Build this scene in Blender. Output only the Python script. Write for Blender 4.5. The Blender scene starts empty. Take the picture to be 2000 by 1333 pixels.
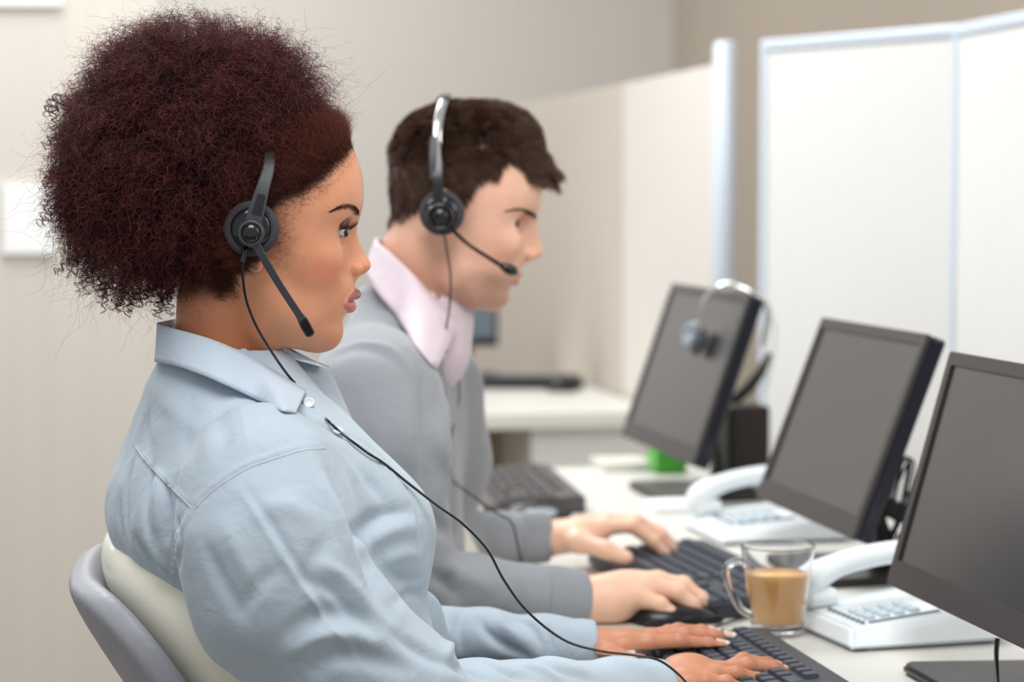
import bpy, bmesh, math, random
import numpy as np
import openvdb as vdb
from mathutils import Vector, Matrix
from mathutils.bvhtree import BVHTree
random.seed(7)
rng = np.random.default_rng(11)
SC = bpy.context.scene
COL = SC.collection
# ------------------------------------------------------------------ camera
FPX = 4400.0
DESK = 0.74
CAMZ = DESK + 0.51
ALPHA = math.atan(840 / FPX)
THETA = math.atan(278 / FPX)
CAM = np.array([0, 0, CAMZ])
FW = np.array([math.sin(ALPHA) * math.cos(THETA), math.cos(ALPHA) * math.cos(THETA), -math.sin(THETA)])
RT = np.array([math.cos(ALPHA), -math.sin(ALPHA), 0.0])
UP = np.cross(RT, FW)
cd = bpy.data.cameras.new('camera')
cam = bpy.data.objects.new('camera', cd)
COL.objects.link(cam)
M = Matrix(((RT[0], UP[0], -FW[0], CAM[0]), (RT[1], UP[1], -FW[1], CAM[1]), (RT[2], UP[2], -FW[2], CAM[2]), (0, 0, 0, 1)))
cam.matrix_world = M
cd.sensor_width = 36
cd.lens = FPX / 2000 * 36
cd.clip_start = 0.05
cd.clip_end = 60
cd.dof.use_dof = True
cd.dof.focus_distance = 2.09
cd.dof.aperture_fstop = 4.2
SC.camera = cam

def P(px, py, d):
    """world point seen at this pixel at forward distance d"""
    return CAM + d * (FW + (px - 1000) / FPX * RT - (py - 666.5) / FPX * UP)
def PZ(px, py, z=DESK):
    r = P(px, py, 1) - CAM
    return CAM + r * ((z - CAMZ) / r[2])
def PX(px, py, x):
    r = P(px, py, 1) - CAM
    return CAM + r * (x / r[0])
def V(a):
    return Vector((float(a[0]), float(a[1]), float(a[2])))

class Frame:
    """upright frame: u to the picture's right, v away from the viewer, w up"""
    def __init__(s, px, py, d):
        s.O = P(px, py, d)
        l = s.O - CAM
        s.v = np.array([l[0], l[1], 0]) / math.hypot(l[0], l[1])
        s.u = np.array([s.v[1], -s.v[0], 0])
        s.w = np.array([0, 0, 1.0])
        s.R = np.array([s.u, s.v, s.w])
    def at(s, px, py, v=0.0):
        r = P(px, py, 1) - CAM
        t = (np.dot(s.O - CAM, s.v) + v) / np.dot(r, s.v)
        return s.loc(CAM + r * t)
    def loc(s, p):
        return (np.asarray(p) - s.O) @ s.R.T
    def wor(s, q):
        return np.asarray(q) @ s.R + s.O

# ------------------------------------------------------------------ object helpers
def tag(o, label=None, cat=None, group=None, kind=None):
    if label: o['label'] = label
    if cat: o['category'] = cat
    if group: o['group'] = group
    if kind: o['kind'] = kind
    return o
def empty(name, loc, label, cat, group=None):
    o = bpy.data.objects.new(name, None)
    COL.objects.link(o)
    o.location = V(loc)
    o.empty_display_size = 0.05
    bpy.context.view_layer.update()
    return tag(o, label, cat, group)
def link(name, me, mat=None, parent=None, smooth=None):
    o = bpy.data.objects.new(name, me)
    COL.objects.link(o)
    if mat is not None and not me.materials:
        me.materials.append(mat)
    if parent is not None:
        o.parent = parent
        o.matrix_parent_inverse = parent.matrix_basis.inverted()
    return o
def mesh_np(name, pts, faces, smooth=True):
    me = bpy.data.meshes.new(name)
    me.from_pydata([tuple(map(float, p)) for p in pts], [], [tuple(int(i) for i in f) for f in faces])
    if smooth:
        me.polygons.foreach_set('use_smooth', [True] * len(me.polygons))
    me.update()
    return me
def fast_mesh(name, pts, quads):
    me = bpy.data.meshes.new(name)
    n, m = len(pts), len(quads)
    k = quads.shape[1]
    me.vertices.add(n); me.vertices.foreach_set('co', pts.astype(np.float32).ravel())
    me.loops.add(m * k); me.loops.foreach_set('vertex_index', quads.astype(np.int32).ravel())
    me.polygons.add(m)
    me.polygons.foreach_set('loop_start', (np.arange(m) * k).astype(np.int32))
    me.polygons.foreach_set('loop_total', np.full(m, k, np.int32))
    me.polygons.foreach_set('use_smooth', np.ones(m, bool))
    me.update(calc_edges=True)
    return me
def bm_obj(name, bm, mat, parent=None, smooth=False, mw=None):
    me = bpy.data.meshes.new(name)
    if mw is not None:
        bm.transform(mw)
    bmesh.ops.recalc_face_normals(bm, faces=bm.faces)
    bm.to_mesh(me); bm.free()
    if smooth:
        me.polygons.foreach_set('use_smooth', [True] * len(me.polygons))
    return link(name, me, mat, parent)
def add_box(bm, c, s, rot=None, bevel=0.0, seg=2):
    """box of size s centred at c"""
    r = bmesh.ops.create_cube(bm, size=1)
    vs = r['verts']
    m = Matrix.Translation(Vector(c)) @ (rot.to_4x4() if rot is not None else Matrix()) @ Matrix.Diagonal((s[0], s[1], s[2], 1))
    bmesh.ops.transform(bm, matrix=m, verts=vs)
    if bevel > 0:
        es = list({e for v in vs for e in v.link_edges})
        bmesh.ops.bevel(bm, geom=es, offset=bevel, segments=seg, affect='EDGES', profile=0.5)
def box(name, c, s, mat, parent=None, bevel=0.002, mw=None, rot=None):
    bm = bmesh.new()
    add_box(bm, c, s, rot, bevel)
    return bm_obj(name, bm, mat, parent, mw=mw)
def prism(bm, poly, z0, z1, bevel=0.0, axis='z', taper=None):
    """extrude a 2D outline; taper = (scale, cx, cy) applied to the top"""
    def mk(p, z):
        if axis == 'z': return (p[0], p[1], z)
        if axis == 'y': return (p[0], z, p[1])
        return (z, p[0], p[1])
    lo = [bm.verts.new(mk(p, z0)) for p in poly]
    if taper:
        k, cx, cy = taper
        poly = [((p[0] - cx) * k + cx, (p[1] - cy) * k + cy) for p in poly]
    hi = [bm.verts.new(mk(p, z1)) for p in poly]
    n = len(poly)
    fs = [bm.faces.new(lo[::-1]), bm.faces.new(hi)]
    for i in range(n):
        fs.append(bm.faces.new((lo[i], lo[(i + 1) % n], hi[(i + 1) % n], hi[i])))
    if bevel > 0:
        es = list({e for f in fs for e in f.edges})
        bmesh.ops.bevel(bm, geom=es, offset=bevel, segments=2, affect='EDGES')
def spline(pts, n=8):
    """catmull-rom through points"""
    p = np.asarray(pts, float)
    if len(p) < 3:
        return np.array([p[0] + (p[-1] - p[0]) * t for t in np.linspace(0, 1, n + 1)])
    q = np.vstack([2 * p[0] - p[1], p, 2 * p[-1] - p[-2]])
    out = []
    for i in range(1, len(q) - 2):
        for t in np.linspace(0, 1, n, endpoint=False):
            a, b, c, d = q[i - 1], q[i], q[i + 1], q[i + 2]
            out.append(0.5 * ((2 * b) + (-a + c) * t + (2 * a - 5 * b + 4 * c - d) * t * t + (-a + 3 * b - 3 * c + d) * t ** 3))
    out.append(p[-1])
    return np.array(out)
def add_tube(bm, pts, r, seg=10, flat=1.0, up=(0, 0, 1), cap=True):
    """tube along pts; r a number or list; flat scales the section along 'up'-ish axis"""
    pts = [V(p) for p in pts]
    n = len(pts)
    rs = [r] * n if np.isscalar(r) else list(np.interp(np.linspace(0, 1, n), np.linspace(0, 1, len(r)), r))
    rings = []
    t = (pts[1] - pts[0]).normalized()
    a = Vector(up) - Vector(up).dot(t) * t
    if a.length < 1e-3: a = Vector((1, 0, 0)) - t.x * t
    a.normalize()
    for i in range(n):
        t = (pts[min(i + 1, n - 1)] - pts[max(i - 1, 0)]).normalized()
        a = (a - a.dot(t) * t).normalized()
        b = t.cross(a)
        rings.append([bm.verts.new(pts[i] + (a * math.cos(k) * flat + b * math.sin(k)) * rs[i]) for k in [2 * math.pi * j / seg for j in range(seg)]])
    for i in range(n - 1):
        for j in range(seg):
            bm.faces.new((rings[i][j], rings[i][(j + 1) % seg], rings[i + 1][(j + 1) % seg], rings[i + 1][j]))
    if cap:
        bm.faces.new(rings[0][::-1]); bm.faces.new(rings[-1])
def tube(name, pts, r, mat, parent=None, seg=10, flat=1.0, up=(0, 0, 1), n=8):
    bm = bmesh.new()
    add_tube(bm, spline(pts, n) if n else pts, r, seg, flat, up)
    return bm_obj(name, bm, mat, parent, smooth=True)
def add_lathe(bm, prof, seg=48, mw=None):
    """prof list of (r, z)"""
    rings = []
    for r, z in prof:
        if r < 1e-6:
            rings.append([bm.verts.new((0, 0, z))])
        else:
            rings.append([bm.verts.new((r * math.cos(2 * math.pi * j / seg), r * math.sin(2 * math.pi * j / seg), z)) for j in range(seg)])
    vs = [v for r in rings for v in r]
    for a, b in zip(rings[:-1], rings[1:]):
        for j in range(seg):
            k = (j + 1) % seg
            if len(a) == 1 and len(b) == 1: continue
            if len(a) == 1: bm.faces.new((a[0], b[j], b[k]))
            elif len(b) == 1: bm.faces.new((a[j], a[k], b[0]))
            else: bm.faces.new((a[j], a[k], b[k], b[j]))
    if mw is not None:
        bmesh.ops.transform(bm, matrix=mw, verts=vs)
def lathe(name, prof, mat, parent=None, mw=None, seg=48, smooth=True):
    bm = bmesh.new()
    add_lathe(bm, prof, seg, mw)
    return bm_obj(name, bm, mat, parent, smooth=smooth)
def copy_tree(o, parent=None):
    c = o.copy(); COL.objects.link(c)
    if parent is not None:
        c.parent = parent
    for ch in list(o.children):
        copy_tree(ch, c)
    return c
def frame_mat(origin, x, z):
    """matrix with local x, z directions given"""
    x = V(x).normalized(); z = V(z); z = (z - z.dot(x) * x).normalized(); y = z.cross(x)
    return Matrix(((x.x, y.x, z.x, origin[0]), (x.y, y.y, z.y, origin[1]), (x.z, y.z, z.z, origin[2]), (0, 0, 0, 1)))

# ------------------------------------------------------------------ materials
def s2l(c):
    return tuple(((v / 255) / 12.92 if v / 255 <= 0.04045 else ((v / 255 + 0.055) / 1.055) ** 2.4) for v in c) + (1.0,)
def mat(name, rgb, rough=0.5, metal=0.0, spec=0.5, noise=0.0, nscale=50.0, bump=0.0, bscale=200.0, coat=0.0, sheen=0.0, sss=0.0, sss_r=(1, .35, .2), sss_s=0.005, stretch=None, trans=0.0, ior=1.45):
    m = bpy.data.materials.new(name); m.use_nodes = True
    nt = m.node_tree; b = nt.nodes['Principled BSDF']
    c = s2l(rgb)
    b.inputs['Base Color'].default_value = c
    b.inputs['Roughness'].default_value = rough
    b.inputs['Metallic'].default_value = metal
    b.inputs['Specular IOR Level'].default_value = spec
    b.inputs['Coat Weight'].default_value = coat
    b.inputs['Sheen Weight'].default_value = sheen
    b.inputs['Transmission Weight'].default_value = trans
    b.inputs['IOR'].default_value = ior
    if sss:
        b.inputs['Subsurface Weight'].default_value = sss
        b.inputs['Subsurface Radius'].default_value = sss_r
        b.inputs['Subsurface Scale'].default_value = sss_s
    tc = nt.nodes.new('ShaderNodeTexCoord')
    src = tc.outputs['Object']
    if stretch:
        mp = nt.nodes.new('ShaderNodeMapping'); mp.inputs['Scale'].default_value = stretch
        nt.links.new(src, mp.inputs[0]); src = mp.outputs[0]
    if noise:
        n = nt.nodes.new('ShaderNodeTexNoise'); n.inputs['Scale'].default_value = nscale; n.inputs['Detail'].default_value = 4
        nt.links.new(src, n.inputs['Vector'])
        mx = nt.nodes.new('ShaderNodeMix'); mx.data_type = 'RGBA'
        mx.inputs['A'].default_value = tuple(max(0, v * (1 - noise)) for v in c[:3]) + (1,)
        mx.inputs['B'].default_value = tuple(min(1, v * (1 + noise)) for v in c[:3]) + (1,)
        nt.links.new(n.outputs['Fac'], mx.inputs['Factor'])
        nt.links.new(mx.outputs['Result'], b.inputs['Base Color'])
    if bump:
        n = nt.nodes.new('ShaderNodeTexNoise'); n.inputs['Scale'].default_value = bscale; n.inputs['Detail'].default_value = 3
        nt.links.new(src, n.inputs['Vector'])
        bp = nt.nodes.new('ShaderNodeBump'); bp.inputs['Strength'].default_value = bump; bp.inputs['Distance'].default_value = 0.001
        nt.links.new(n.outputs['Fac'], bp.inputs['Height']); nt.links.new(bp.outputs[0], b.inputs['Normal'])
    return m

# ------------------------------------------------------------------ implicit modelling
class Field:
    """signed field on a grid in a person's frame; smooth unions and cuts"""
    def __init__(s, lo, hi, h):
        s.lo = np.array(lo, float); s.h = h
        s.n = np.ceil((np.array(hi) - s.lo) / h).astype(int) + 1
        ax = [(s.lo[i] + np.arange(s.n[i]) * h).astype(np.float32) for i in range(3)]
        s.X = ax[0][:, None, None]; s.Y = ax[1][None, :, None]; s.Z = ax[2][None, None, :]
        s.f = np.full(tuple(s.n), 1.0, np.float32)
    def _sub(s, lo, hi, pad):
        i0 = np.clip(np.floor((np.array(lo) - pad - s.lo) / s.h).astype(int), 0, s.n - 1)
        i1 = np.clip(np.ceil((np.array(hi) + pad - s.lo) / s.h).astype(int) + 1, 1, s.n)
        sl = tuple(slice(a, b) for a, b in zip(i0, i1))
        return sl, s.X[sl[0]], s.Y[:, sl[1]], s.Z[:, :, sl[2]]
    def _comb(s, sl, d, k, op):
        g = s.f[sl]
        if op == 'sub':
            d = -d
            if k <= 0: s.f[sl] = np.maximum(g, d); return
            t = np.clip(0.5 - 0.5 * (d - g) / k, 0, 1)
            s.f[sl] = d * (1 - t) + g * t + k * t * (1 - t)
            return
        if k <= 0: s.f[sl] = np.minimum(g, d); return
        t = np.clip(0.5 + 0.5 * (d - g) / k, 0, 1)
        s.f[sl] = d * (1 - t) + g * t - k * t * (1 - t)
    def cap(s, a, b, ra, rb=None, k=0.01, op='add', sq=None):
        """tapered capsule; sq=(axis vector, factor) flattens it along an axis"""
        a = np.array(a, float); b = np.array(b, float); rb = ra if rb is None else rb
        R = max(ra, rb) * (1 if sq is None else max(1, 1 / sq[1])) + k + 0.012
        sl, X, Y, Z = s._sub(np.minimum(a, b), np.maximum(a, b), R)
        ab = b - a; L = max(float(ab @ ab), 1e-12)
        px, py, pz = X - a[0], Y - a[1], Z - a[2]
        t = np.clip((px * ab[0] + py * ab[1] + pz * ab[2]) / L, 0, 1)
        dx, dy, dz = px - t * ab[0], py - t * ab[1], pz - t * ab[2]
        if sq is not None:
            n = np.array(sq[0], float); n /= np.linalg.norm(n)
            q = (dx * n[0] + dy * n[1] + dz * n[2]) * (sq[1] - 1)
            dx, dy, dz = dx + q * n[0], dy + q * n[1], dz + q * n[2]
        d = np.sqrt(dx * dx + dy * dy + dz * dz) - (ra + (rb - ra) * t)
        s._comb(sl, d.astype(np.float32), k, op)
    def chain(s, pts, rs, k=0.01, op='add', sq=None):
        for i in range(len(pts) - 1):
            s.cap(pts[i], pts[i + 1], rs[i], rs[i + 1], k, op, sq)
    def ell(s, c, r, k=0.01, op='add', rot=None, p=2.0):
        """ellipsoid, rot = 3x3 whose rows are the local axes"""
        c = np.array(c, float); r = np.array(r, float)
        R = np.full(3, r.max() + k + 0.012)
        sl, X, Y, Z = s._sub(c - R, c + R, 0)
        x, y, z = X - c[0], Y - c[1], Z - c[2]
        if rot is not None:
            x, y, z = (rot[i][0] * x + rot[i][1] * y + rot[i][2] * z for i in range(3))
        x, y, z = np.abs(x / r[0]), np.abs(y / r[1]), np.abs(z / r[2])
        if p == 2.0:
            q = np.sqrt(x * x + y * y + z * z) + 1e-6
            g = np.sqrt((x / r[0]) ** 2 + (y / r[1]) ** 2 + (z / r[2]) ** 2) / q + 1e-6
        else:
            q = (x ** p + y ** p + z ** p) ** (1 / p) + 1e-6
            g = np.sqrt((x ** (p - 1) / r[0]) ** 2 + (y ** (p - 1) / r[1]) ** 2 + (z ** (p - 1) / r[2]) ** 2) / q ** (p - 1) + 1e-6
        d = (q - 1) / g
        s._comb(sl, d.astype(np.float32), k, op)
    def raw(s, d, k=0.0, op='add'):
        s._comb((slice(None),) * 3, d.astype(np.float32), k, op)
    def blur(s, it=1):
        for _ in range(it):
            for a in range(3):
                s.f = (np.roll(s.f, 1, a) + 2 * s.f + np.roll(s.f, -1, a)) * 0.25
    def mesh(s, frame=None):
        f = s.f.copy()
        for a in range(3):
            sl = [slice(None)] * 3
            sl[a] = 0; f[tuple(sl)] = 1; sl[a] = -1; f[tuple(sl)] = 1
        g = vdb.FloatGrid(); B = 4 * s.h
        g.copyFromArray(np.clip(f, -B, B), tolerance=0.0)
        p, q = g.convertToQuads(isovalue=0.0)
        p = p * s.h + s.lo
        return p, q.copy()
def fbm(p, scale, seed=0, octaves=3):
    """cheap smooth noise from sums of sines, value about -1..1"""
    r = np.random.default_rng(seed)
    out = np.zeros(len(p)); amp = 1.0; tot = 0
    for o in range(octaves):
        acc = np.zeros(len(p))
        for _ in range(5):
            k = r.normal(size=3); k *= scale * (1.9 ** o) / np.linalg.norm(k) * (0.7 + 0.6 * r.random())
            w = p @ k + r.random() * 6.28
            k2 = r.normal(size=3) * scale * (1.9 ** o) * 0.5
            acc += np.sin(w + 1.3 * np.sin(p @ k2 + r.random() * 6.28))
        out += amp * acc / 5 ** .5 / 1.2; tot += amp; amp *= 0.5
    return out / tot
def vnormals(p, q):
    a = p[q[:, 2]] - p[q[:, 0]]; b = p[q[:, 3]] - p[q[:, 1]]
    n = np.cross(a, b)
    N = np.zeros_like(p)
    for i in range(4):
        np.add.at(N, q[:, i], n)
    return N / (np.linalg.norm(N, axis=1, keepdims=True) + 1e-12)
def laplace(p, q, it=2, lam=0.5):
    e = np.vstack([q[:, [0, 1]], q[:, [1, 2]], q[:, [2, 3]], q[:, [3, 0]]])
    cnt = np.bincount(e.ravel(), minlength=len(p))[:, None]
    for k in range(it):
        for sgn in (lam, -lam * 1.03):
            s = np.zeros_like(p)
            for a, b in ((0, 1), (1, 0)):
                for c in range(3):
                    s[:, c] += np.bincount(e[:, a], weights=p[e[:, b], c], minlength=len(p))
            p = p + sgn * (s / np.maximum(cnt, 1) - p)
    return p
def subdivide(p, q):
    """linear quad split"""
    e = np.vstack([q[:, [0, 1]], q[:, [1, 2]], q[:, [2, 3]], q[:, [3, 0]]])
    es = np.sort(e, axis=1)
    u, inv = np.unique(es, axis=0, return_inverse=True)
    n = len(p); m = len(q)
    em = n + inv.reshape(4, m)
    P2 = np.vstack([p, (p[u[:, 0]] + p[u[:, 1]]) / 2, p[q].mean(1)])
    fc = n + len(u) + np.arange(m)
    Q = np.vstack([np.stack([q[:, 0], em[0], fc, em[3]], 1), np.stack([q[:, 1], em[1], fc, em[0]], 1),
                   np.stack([q[:, 2], em[2], fc, em[1]], 1), np.stack([q[:, 3], em[3], fc, em[2]], 1)])
    return P2, Q
class Surf:
    """ray casting onto a mesh given in a person's frame"""
    def __init__(s, fr, p, q):
        s.fr = fr
        s.t = BVHTree.FromPolygons([tuple(x) for x in fr.wor(p)], [tuple(int(i) for i in f) for f in q])
    def hit(s, px, py):
        d = V(P(px, py, 1) - CAM).normalized()
        h = s.t.ray_cast(V(CAM), d)
        return None if h[0] is None else s.fr.loc(np.array(h[0]))
    def path(s, pts, step=4.0):
        """pixel polyline dropped onto the surface"""
        sp = spline(pts, 12)
        out = [s.hit(x, y) for x, y in sp]
        return np.array([o for o in out if o is not None])
def strokes(p, N, surf, lst):
    """push the surface along its normal near drawn lines: (pixels, half width m, height m)"""
    from mathutils.kdtree import KDTree
    kd = KDTree(len(p))
    for i, x in enumerate(p): kd.insert(x, i)
    kd.balance()
    D = np.zeros(len(p))
    for pts, w, h in lst:
        line = surf.path(pts)
        if len(line) < 2: continue
        L = len(line)
        best = {}
        seg = np.linalg.norm(np.diff(line, axis=0), axis=1)
        dense = []
        for i in range(L - 1):
            if seg[i] > 0.05: continue
            m = max(1, int(seg[i] / (w * 0.35)))
            for t in np.arange(m) / m:
                dense.append((line[i] * (1 - t) + line[i + 1] * t, (i + t) / (L - 1)))
        for c, t in dense:
            tp = math.sin(math.pi * min(max(t, 0.02), 0.98)) ** 0.6
            for _, i, d in kd.find_range(c, w * 2.6):
                g = math.exp(-(d / w) ** 2) * tp
                if g > best.get(i, 0): best[i] = g
        for i, g in best.items():
            D[i] += h * g
    return p + N * D[:, None]
# ------------------------------------------------------------------ palette
m_wall = mat('wallpaper', (220, 216, 210), 0.85, noise=0.05, nscale=30, stretch=(1, 1, 0.02), spec=0.2)
m_wall_r = mat('shaded_wallpaper', (196, 184, 170), 0.85, noise=0.05, nscale=30, stretch=(1, 1, 0.02), spec=0.2)  # right wall's shade put into a darker copy of the wallpaper
m_panelwood = mat('pale_laminate', (212, 206, 197), 0.7, noise=0.06, nscale=26, stretch=(1, 1, 0.03), spec=0.25)
m_fabric_panel = mat('partition_fabric', (221, 220, 217), 0.9, noise=0.05, nscale=180, stretch=(1, 1, 0.05), bump=0.4, bscale=400, spec=0.2)
m_fabric_beige = mat('partition_beige', (198, 189, 177), 0.9, noise=0.04, nscale=120, stretch=(1, 1, 0.05), spec=0.2)
m_fabric_light = mat('partition_pale', (214, 209, 202), 0.9, noise=0.04, nscale=120, stretch=(1, 1, 0.05), spec=0.2)
m_alu = mat('pale_blue_trim', (205, 215, 227), 0.35, metal=0.15)
m_floor = mat('carpet', (128, 120, 112), 0.95, noise=0.15, nscale=300, bump=0.5, bscale=800)
m_desk = mat('desk_laminate', (218, 217, 210), 0.35, noise=0.015, nscale=60, spec=0.5)
m_edge = mat('desk_edge', (214, 212, 204), 0.4)
m_white = mat('white_paint', (236, 236, 232), 0.5)
m_tan = mat('tan_board', (172, 156, 128), 0.8, noise=0.1, nscale=20)
m_black = mat('black_plastic', (24, 25, 29), 0.38, bump=0.15, bscale=900)
m_bezel = mat('brushed_dark_bezel', (58, 55, 56), 0.38, noise=0.12, nscale=90, stretch=(0.02, 1, 1))
m_side = mat('glossy_black_side', (16, 19, 30), 0.2)
m_screen = mat('dark_screen', (40, 40, 43), 0.24, spec=1.0, coat=0.35)
m_screen.node_tree.nodes['Principled BSDF'].inputs['Coat Roughness'].default_value = 0.22
m_base = mat('satin_dark_base', (44, 40, 39), 0.35)
m_keybase = mat('keyboard_case', (58, 60, 66), 0.45, bump=0.1, bscale=900)
m_key = mat('key_plastic', (66, 72, 82), 0.42)
m_keybase2 = mat('keyboard_case_grey', (84, 80, 80), 0.5)
m_phone = mat('white_phone_plastic', (228, 235, 238), 0.32)
m_phone_key = mat('phone_keys', (186, 200, 208), 0.5)
m_phone_lcd = mat('phone_display', (142, 160, 170), 0.3)
m_pdark = mat('phone_print', (105, 118, 128), 0.5)
m_silver = mat('silver_plastic', (190, 198, 208), 0.25, metal=0.4)
m_mouse = mat('mouse_black', (20, 20, 23), 0.25)
m_green = mat('green_plastic', (84, 178, 62), 0.4)
m_paper = mat('white_paper', (246, 247, 247), 0.7)
m_cable = mat('black_cable', (18, 18, 24), 0.3)
m_brown = mat('dark_brown_case', (40, 28, 22), 0.5)
m_screen_far = mat('blue_grey_screen', (98, 112, 120), 0.4)

# ------------------------------------------------------------------ room
def wall(name, a, b, z0, z1, th, m, kind='structure'):
    a = np.array(a, float); b = np.array(b, float)
    d = b - a; L = np.linalg.norm(d); d /= L
    bm = bmesh.new()
    add_box(bm, (L / 2, -th / 2, (z0 + z1) / 2), (L, th, z1 - z0))
    mw = Matrix(((d[0], -d[1], 0, a[0]), (d[1], d[0], 0, a[1]), (0, 0, 1, 0), (0, 0, 0, 1)))
    o = bm_obj(name, bm, m, mw=mw)
    if kind: o['kind'] = kind
    return o
fl = box('floor', (0.3, 4.2, -0.05), (7.4, 11.4, 0.1), m_floor, bevel=0); fl['kind'] = 'structure'
wall('wall_back', (4.0, 9.6), (-3.4, 9.6), 0, 3.2, 0.1, m_wall)
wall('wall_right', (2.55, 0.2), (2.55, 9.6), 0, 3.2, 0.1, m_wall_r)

wn = box('added_window_1', (-2.35, 9.575, 2.2), (1.6, 0.05, 1.4), m_white, bevel=.01); wn['kind'] = 'structure'  # unseen block added to back the light the monitors reflect
# big laminate panel on the left, with notices on it
Lp = P(312, 640, 5.2); Lq = P(-420, 640, 4.9)
lw = wall('wall_left', (Lp[0], Lp[1]), (Lq[0], Lq[1]), 0, 1.78, 0.09, m_panelwood)
lw['kind'] = 'structure'
def on_panel(px, py, off=0.0):
    a = np.array([Lp[0], Lp[1]]); d = np.array([Lq[0], Lq[1]]) - a; n = np.array([-d[1], d[0]]) / np.linalg.norm(d)
    if n[1] > 0: n = -n
    r = P(px, py, 1) - CAM
    t = ((a - CAM[:2]) @ n + off) / (r[:2] @ n)
    return CAM + r * t, n
def notice(px0, py0, px1, py1, label):
    c = []
    for x, y in ((px0, py1), (px1, py1), (px1, py0), (px0, py0)):
        q, n = on_panel(x, y, 0.0); c.append(q)
    n3 = np.array([n[0], n[1], 0])
    bm = bmesh.new()
    # outward side of the panel faces the viewer
    q0 = [bm.verts.new(V(p + n3 * 0.001)) for p in c]; q1 = [bm.verts.new(V(p + n3 * 0.012)) for p in c]
    bm.faces.new(q0[::-1]); bm.faces.new(q1)
    for i in range(4): bm.faces.new((q0[i], q0[(i + 1) % 4], q1[(i + 1) % 4], q1[i]))
    o = bm_obj('wall_notice', bm, m_paper)
    return tag(o, label, 'notice', 'white boards on the pale wall panel')
notice(4, 362, 108, 496, 'white rectangular board at head height on the left wall panel')
notice(-60, -90, 120, 12, 'white board at the top left corner of the picture, above the other one')

# partitions along the desks
def partition(name, pa, pb, z1, mfab, label, post_a=True, post_b=True, w=0.035, group='office partition panels', toprail=True):
    pa = np.array(pa, float); pb = np.array(pb, float)
    d = pb - pa; L = np.linalg.norm(d); d /= L
    root = empty(name, (pa[0], pa[1], 0), label, 'partition', group)
    mw = Matrix(((d[0], -d[1], 0, pa[0]), (d[1], d[0], 0, pa[1]), (0, 0, 1, 0), (0, 0, 0, 1)))
    box('fabric_panel', (L / 2, 0, z1 / 2), (L - 0.004, 0.04, z1 - 0.05), mfab, root, 0.004, mw)
    if toprail: box('top_rail', (L / 2, 0, z1 - 0.012), (L, 0.05, 0.024), m_alu, root, 0.005, mw)
    if post_a: box('post', (0, 0, z1 / 2), (w, 0.052, z1), m_alu, root, 0.006, mw)
    if post_b: box('post', (L, 0, z1 / 2), (w, 0.052, z1), m_alu, root, 0.006, mw)
    return root
PT = 1.57
pC = (1.60, 3.93); pL = (1.375, 4.40)
partition('office_partition', pL, pC, PT, m_fabric_panel, 'cream fabric partition panel behind the middle monitor', True, False, 0.02)
partition('office_partition', pC, (1.60, 2.2), PT, m_fabric_panel, 'cream fabric partition panel at the right edge, behind the nearest monitor', True, True, 0.024)
partition('office_partition', (1.39, 4.80), (1.39, 5.66), PT, m_fabric_light, 'pale beige partition panel beside the broad rounded white end post', False, False, 0.03, toprail=False)
bm = bmesh.new(); add_lathe(bm, [(0, 0), (0.026, 0), (0.026, PT + .015), (0.02, PT + .024), (0, PT + .026)], 24, Matrix.Translation((1.39, 4.79, 0)))
tag(bm_obj('partition_post', bm, m_alu, smooth=True), 'thick rounded bluish white post at the near end of the beige partition', 'post')
partition('office_partition', (1.39, 5.68), (1.39, 8.2), PT, m_fabric_beige, 'long darker beige partition panel receding behind the man', False, True, 0.03, toprail=False)

# ------------------------------------------------------------------ desks
def desk(name, x0, x1, y0, y1, label, z=DESK, th=0.03, legs=True):
    root = empty(name, ((x0 + x1) / 2, (y0 + y1) / 2, 0), label, 'desk')
    box('desktop', ((x0 + x1) / 2, (y0 + y1) / 2, z - th / 2), (x1 - x0, y1 - y0, th), m_desk, root, 0.004)
    for y in ((y0 + 0.05, y1 - 0.05)):
        box('side_panel', ((x0 + x1) / 2 + 0.12, y, (z - th) / 2), (x1 - x0 - 0.3, 0.03, z - th), m_white, root, 0.003)
    box('modesty_panel', (x1 - 0.1, (y0 + y1) / 2, (z - th) / 2 + 0.1), (0.02, y1 - y0 - 0.14, z - th - 0.2), m_white, root, 0.002)
    return root
desk('office_desk', 0.52, 1.35, 1.55, 4.16, 'long white office desk carrying three monitors and their keyboards')
# far desk with a fascia, a tan opening and a white pedestal
def PYp(px, py, y):
    r = P(px, py, 1) - CAM
    return CAM + r * ((y - CAM[1]) / r[1])
yF = 5.25
root = empty('far_desk', (0.9, yF + 0.6, 0), 'white desk far behind the man with a tan open compartment under it', 'desk')
xa = 0.30; xb = 1.36
box('desktop', ((xa + xb) / 2, yF + 0.6, DESK - 0.02), (xb - xa, 1.2, 0.04), m_desk, root, 0.004)
xo = PYp(1045, 880, yF)[0]
box('pedestal', ((xo + xb) / 2, yF + 0.35, (DESK - 0.04) / 2), (xb - xo, 0.6, DESK - 0.04), m_white, root, 0.003)
box('back_board', ((xa + xo) / 2, yF + 0.45, (DESK - 0.04) / 2), (xo - xa, 0.02, DESK - 0.04), m_tan, root, 0.002)
box('side_panel', (xa + 0.015, yF + 0.6, (DESK - 0.04) / 2), (0.03, 1.1, DESK - 0.04), m_white, root, 0.003)

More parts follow.
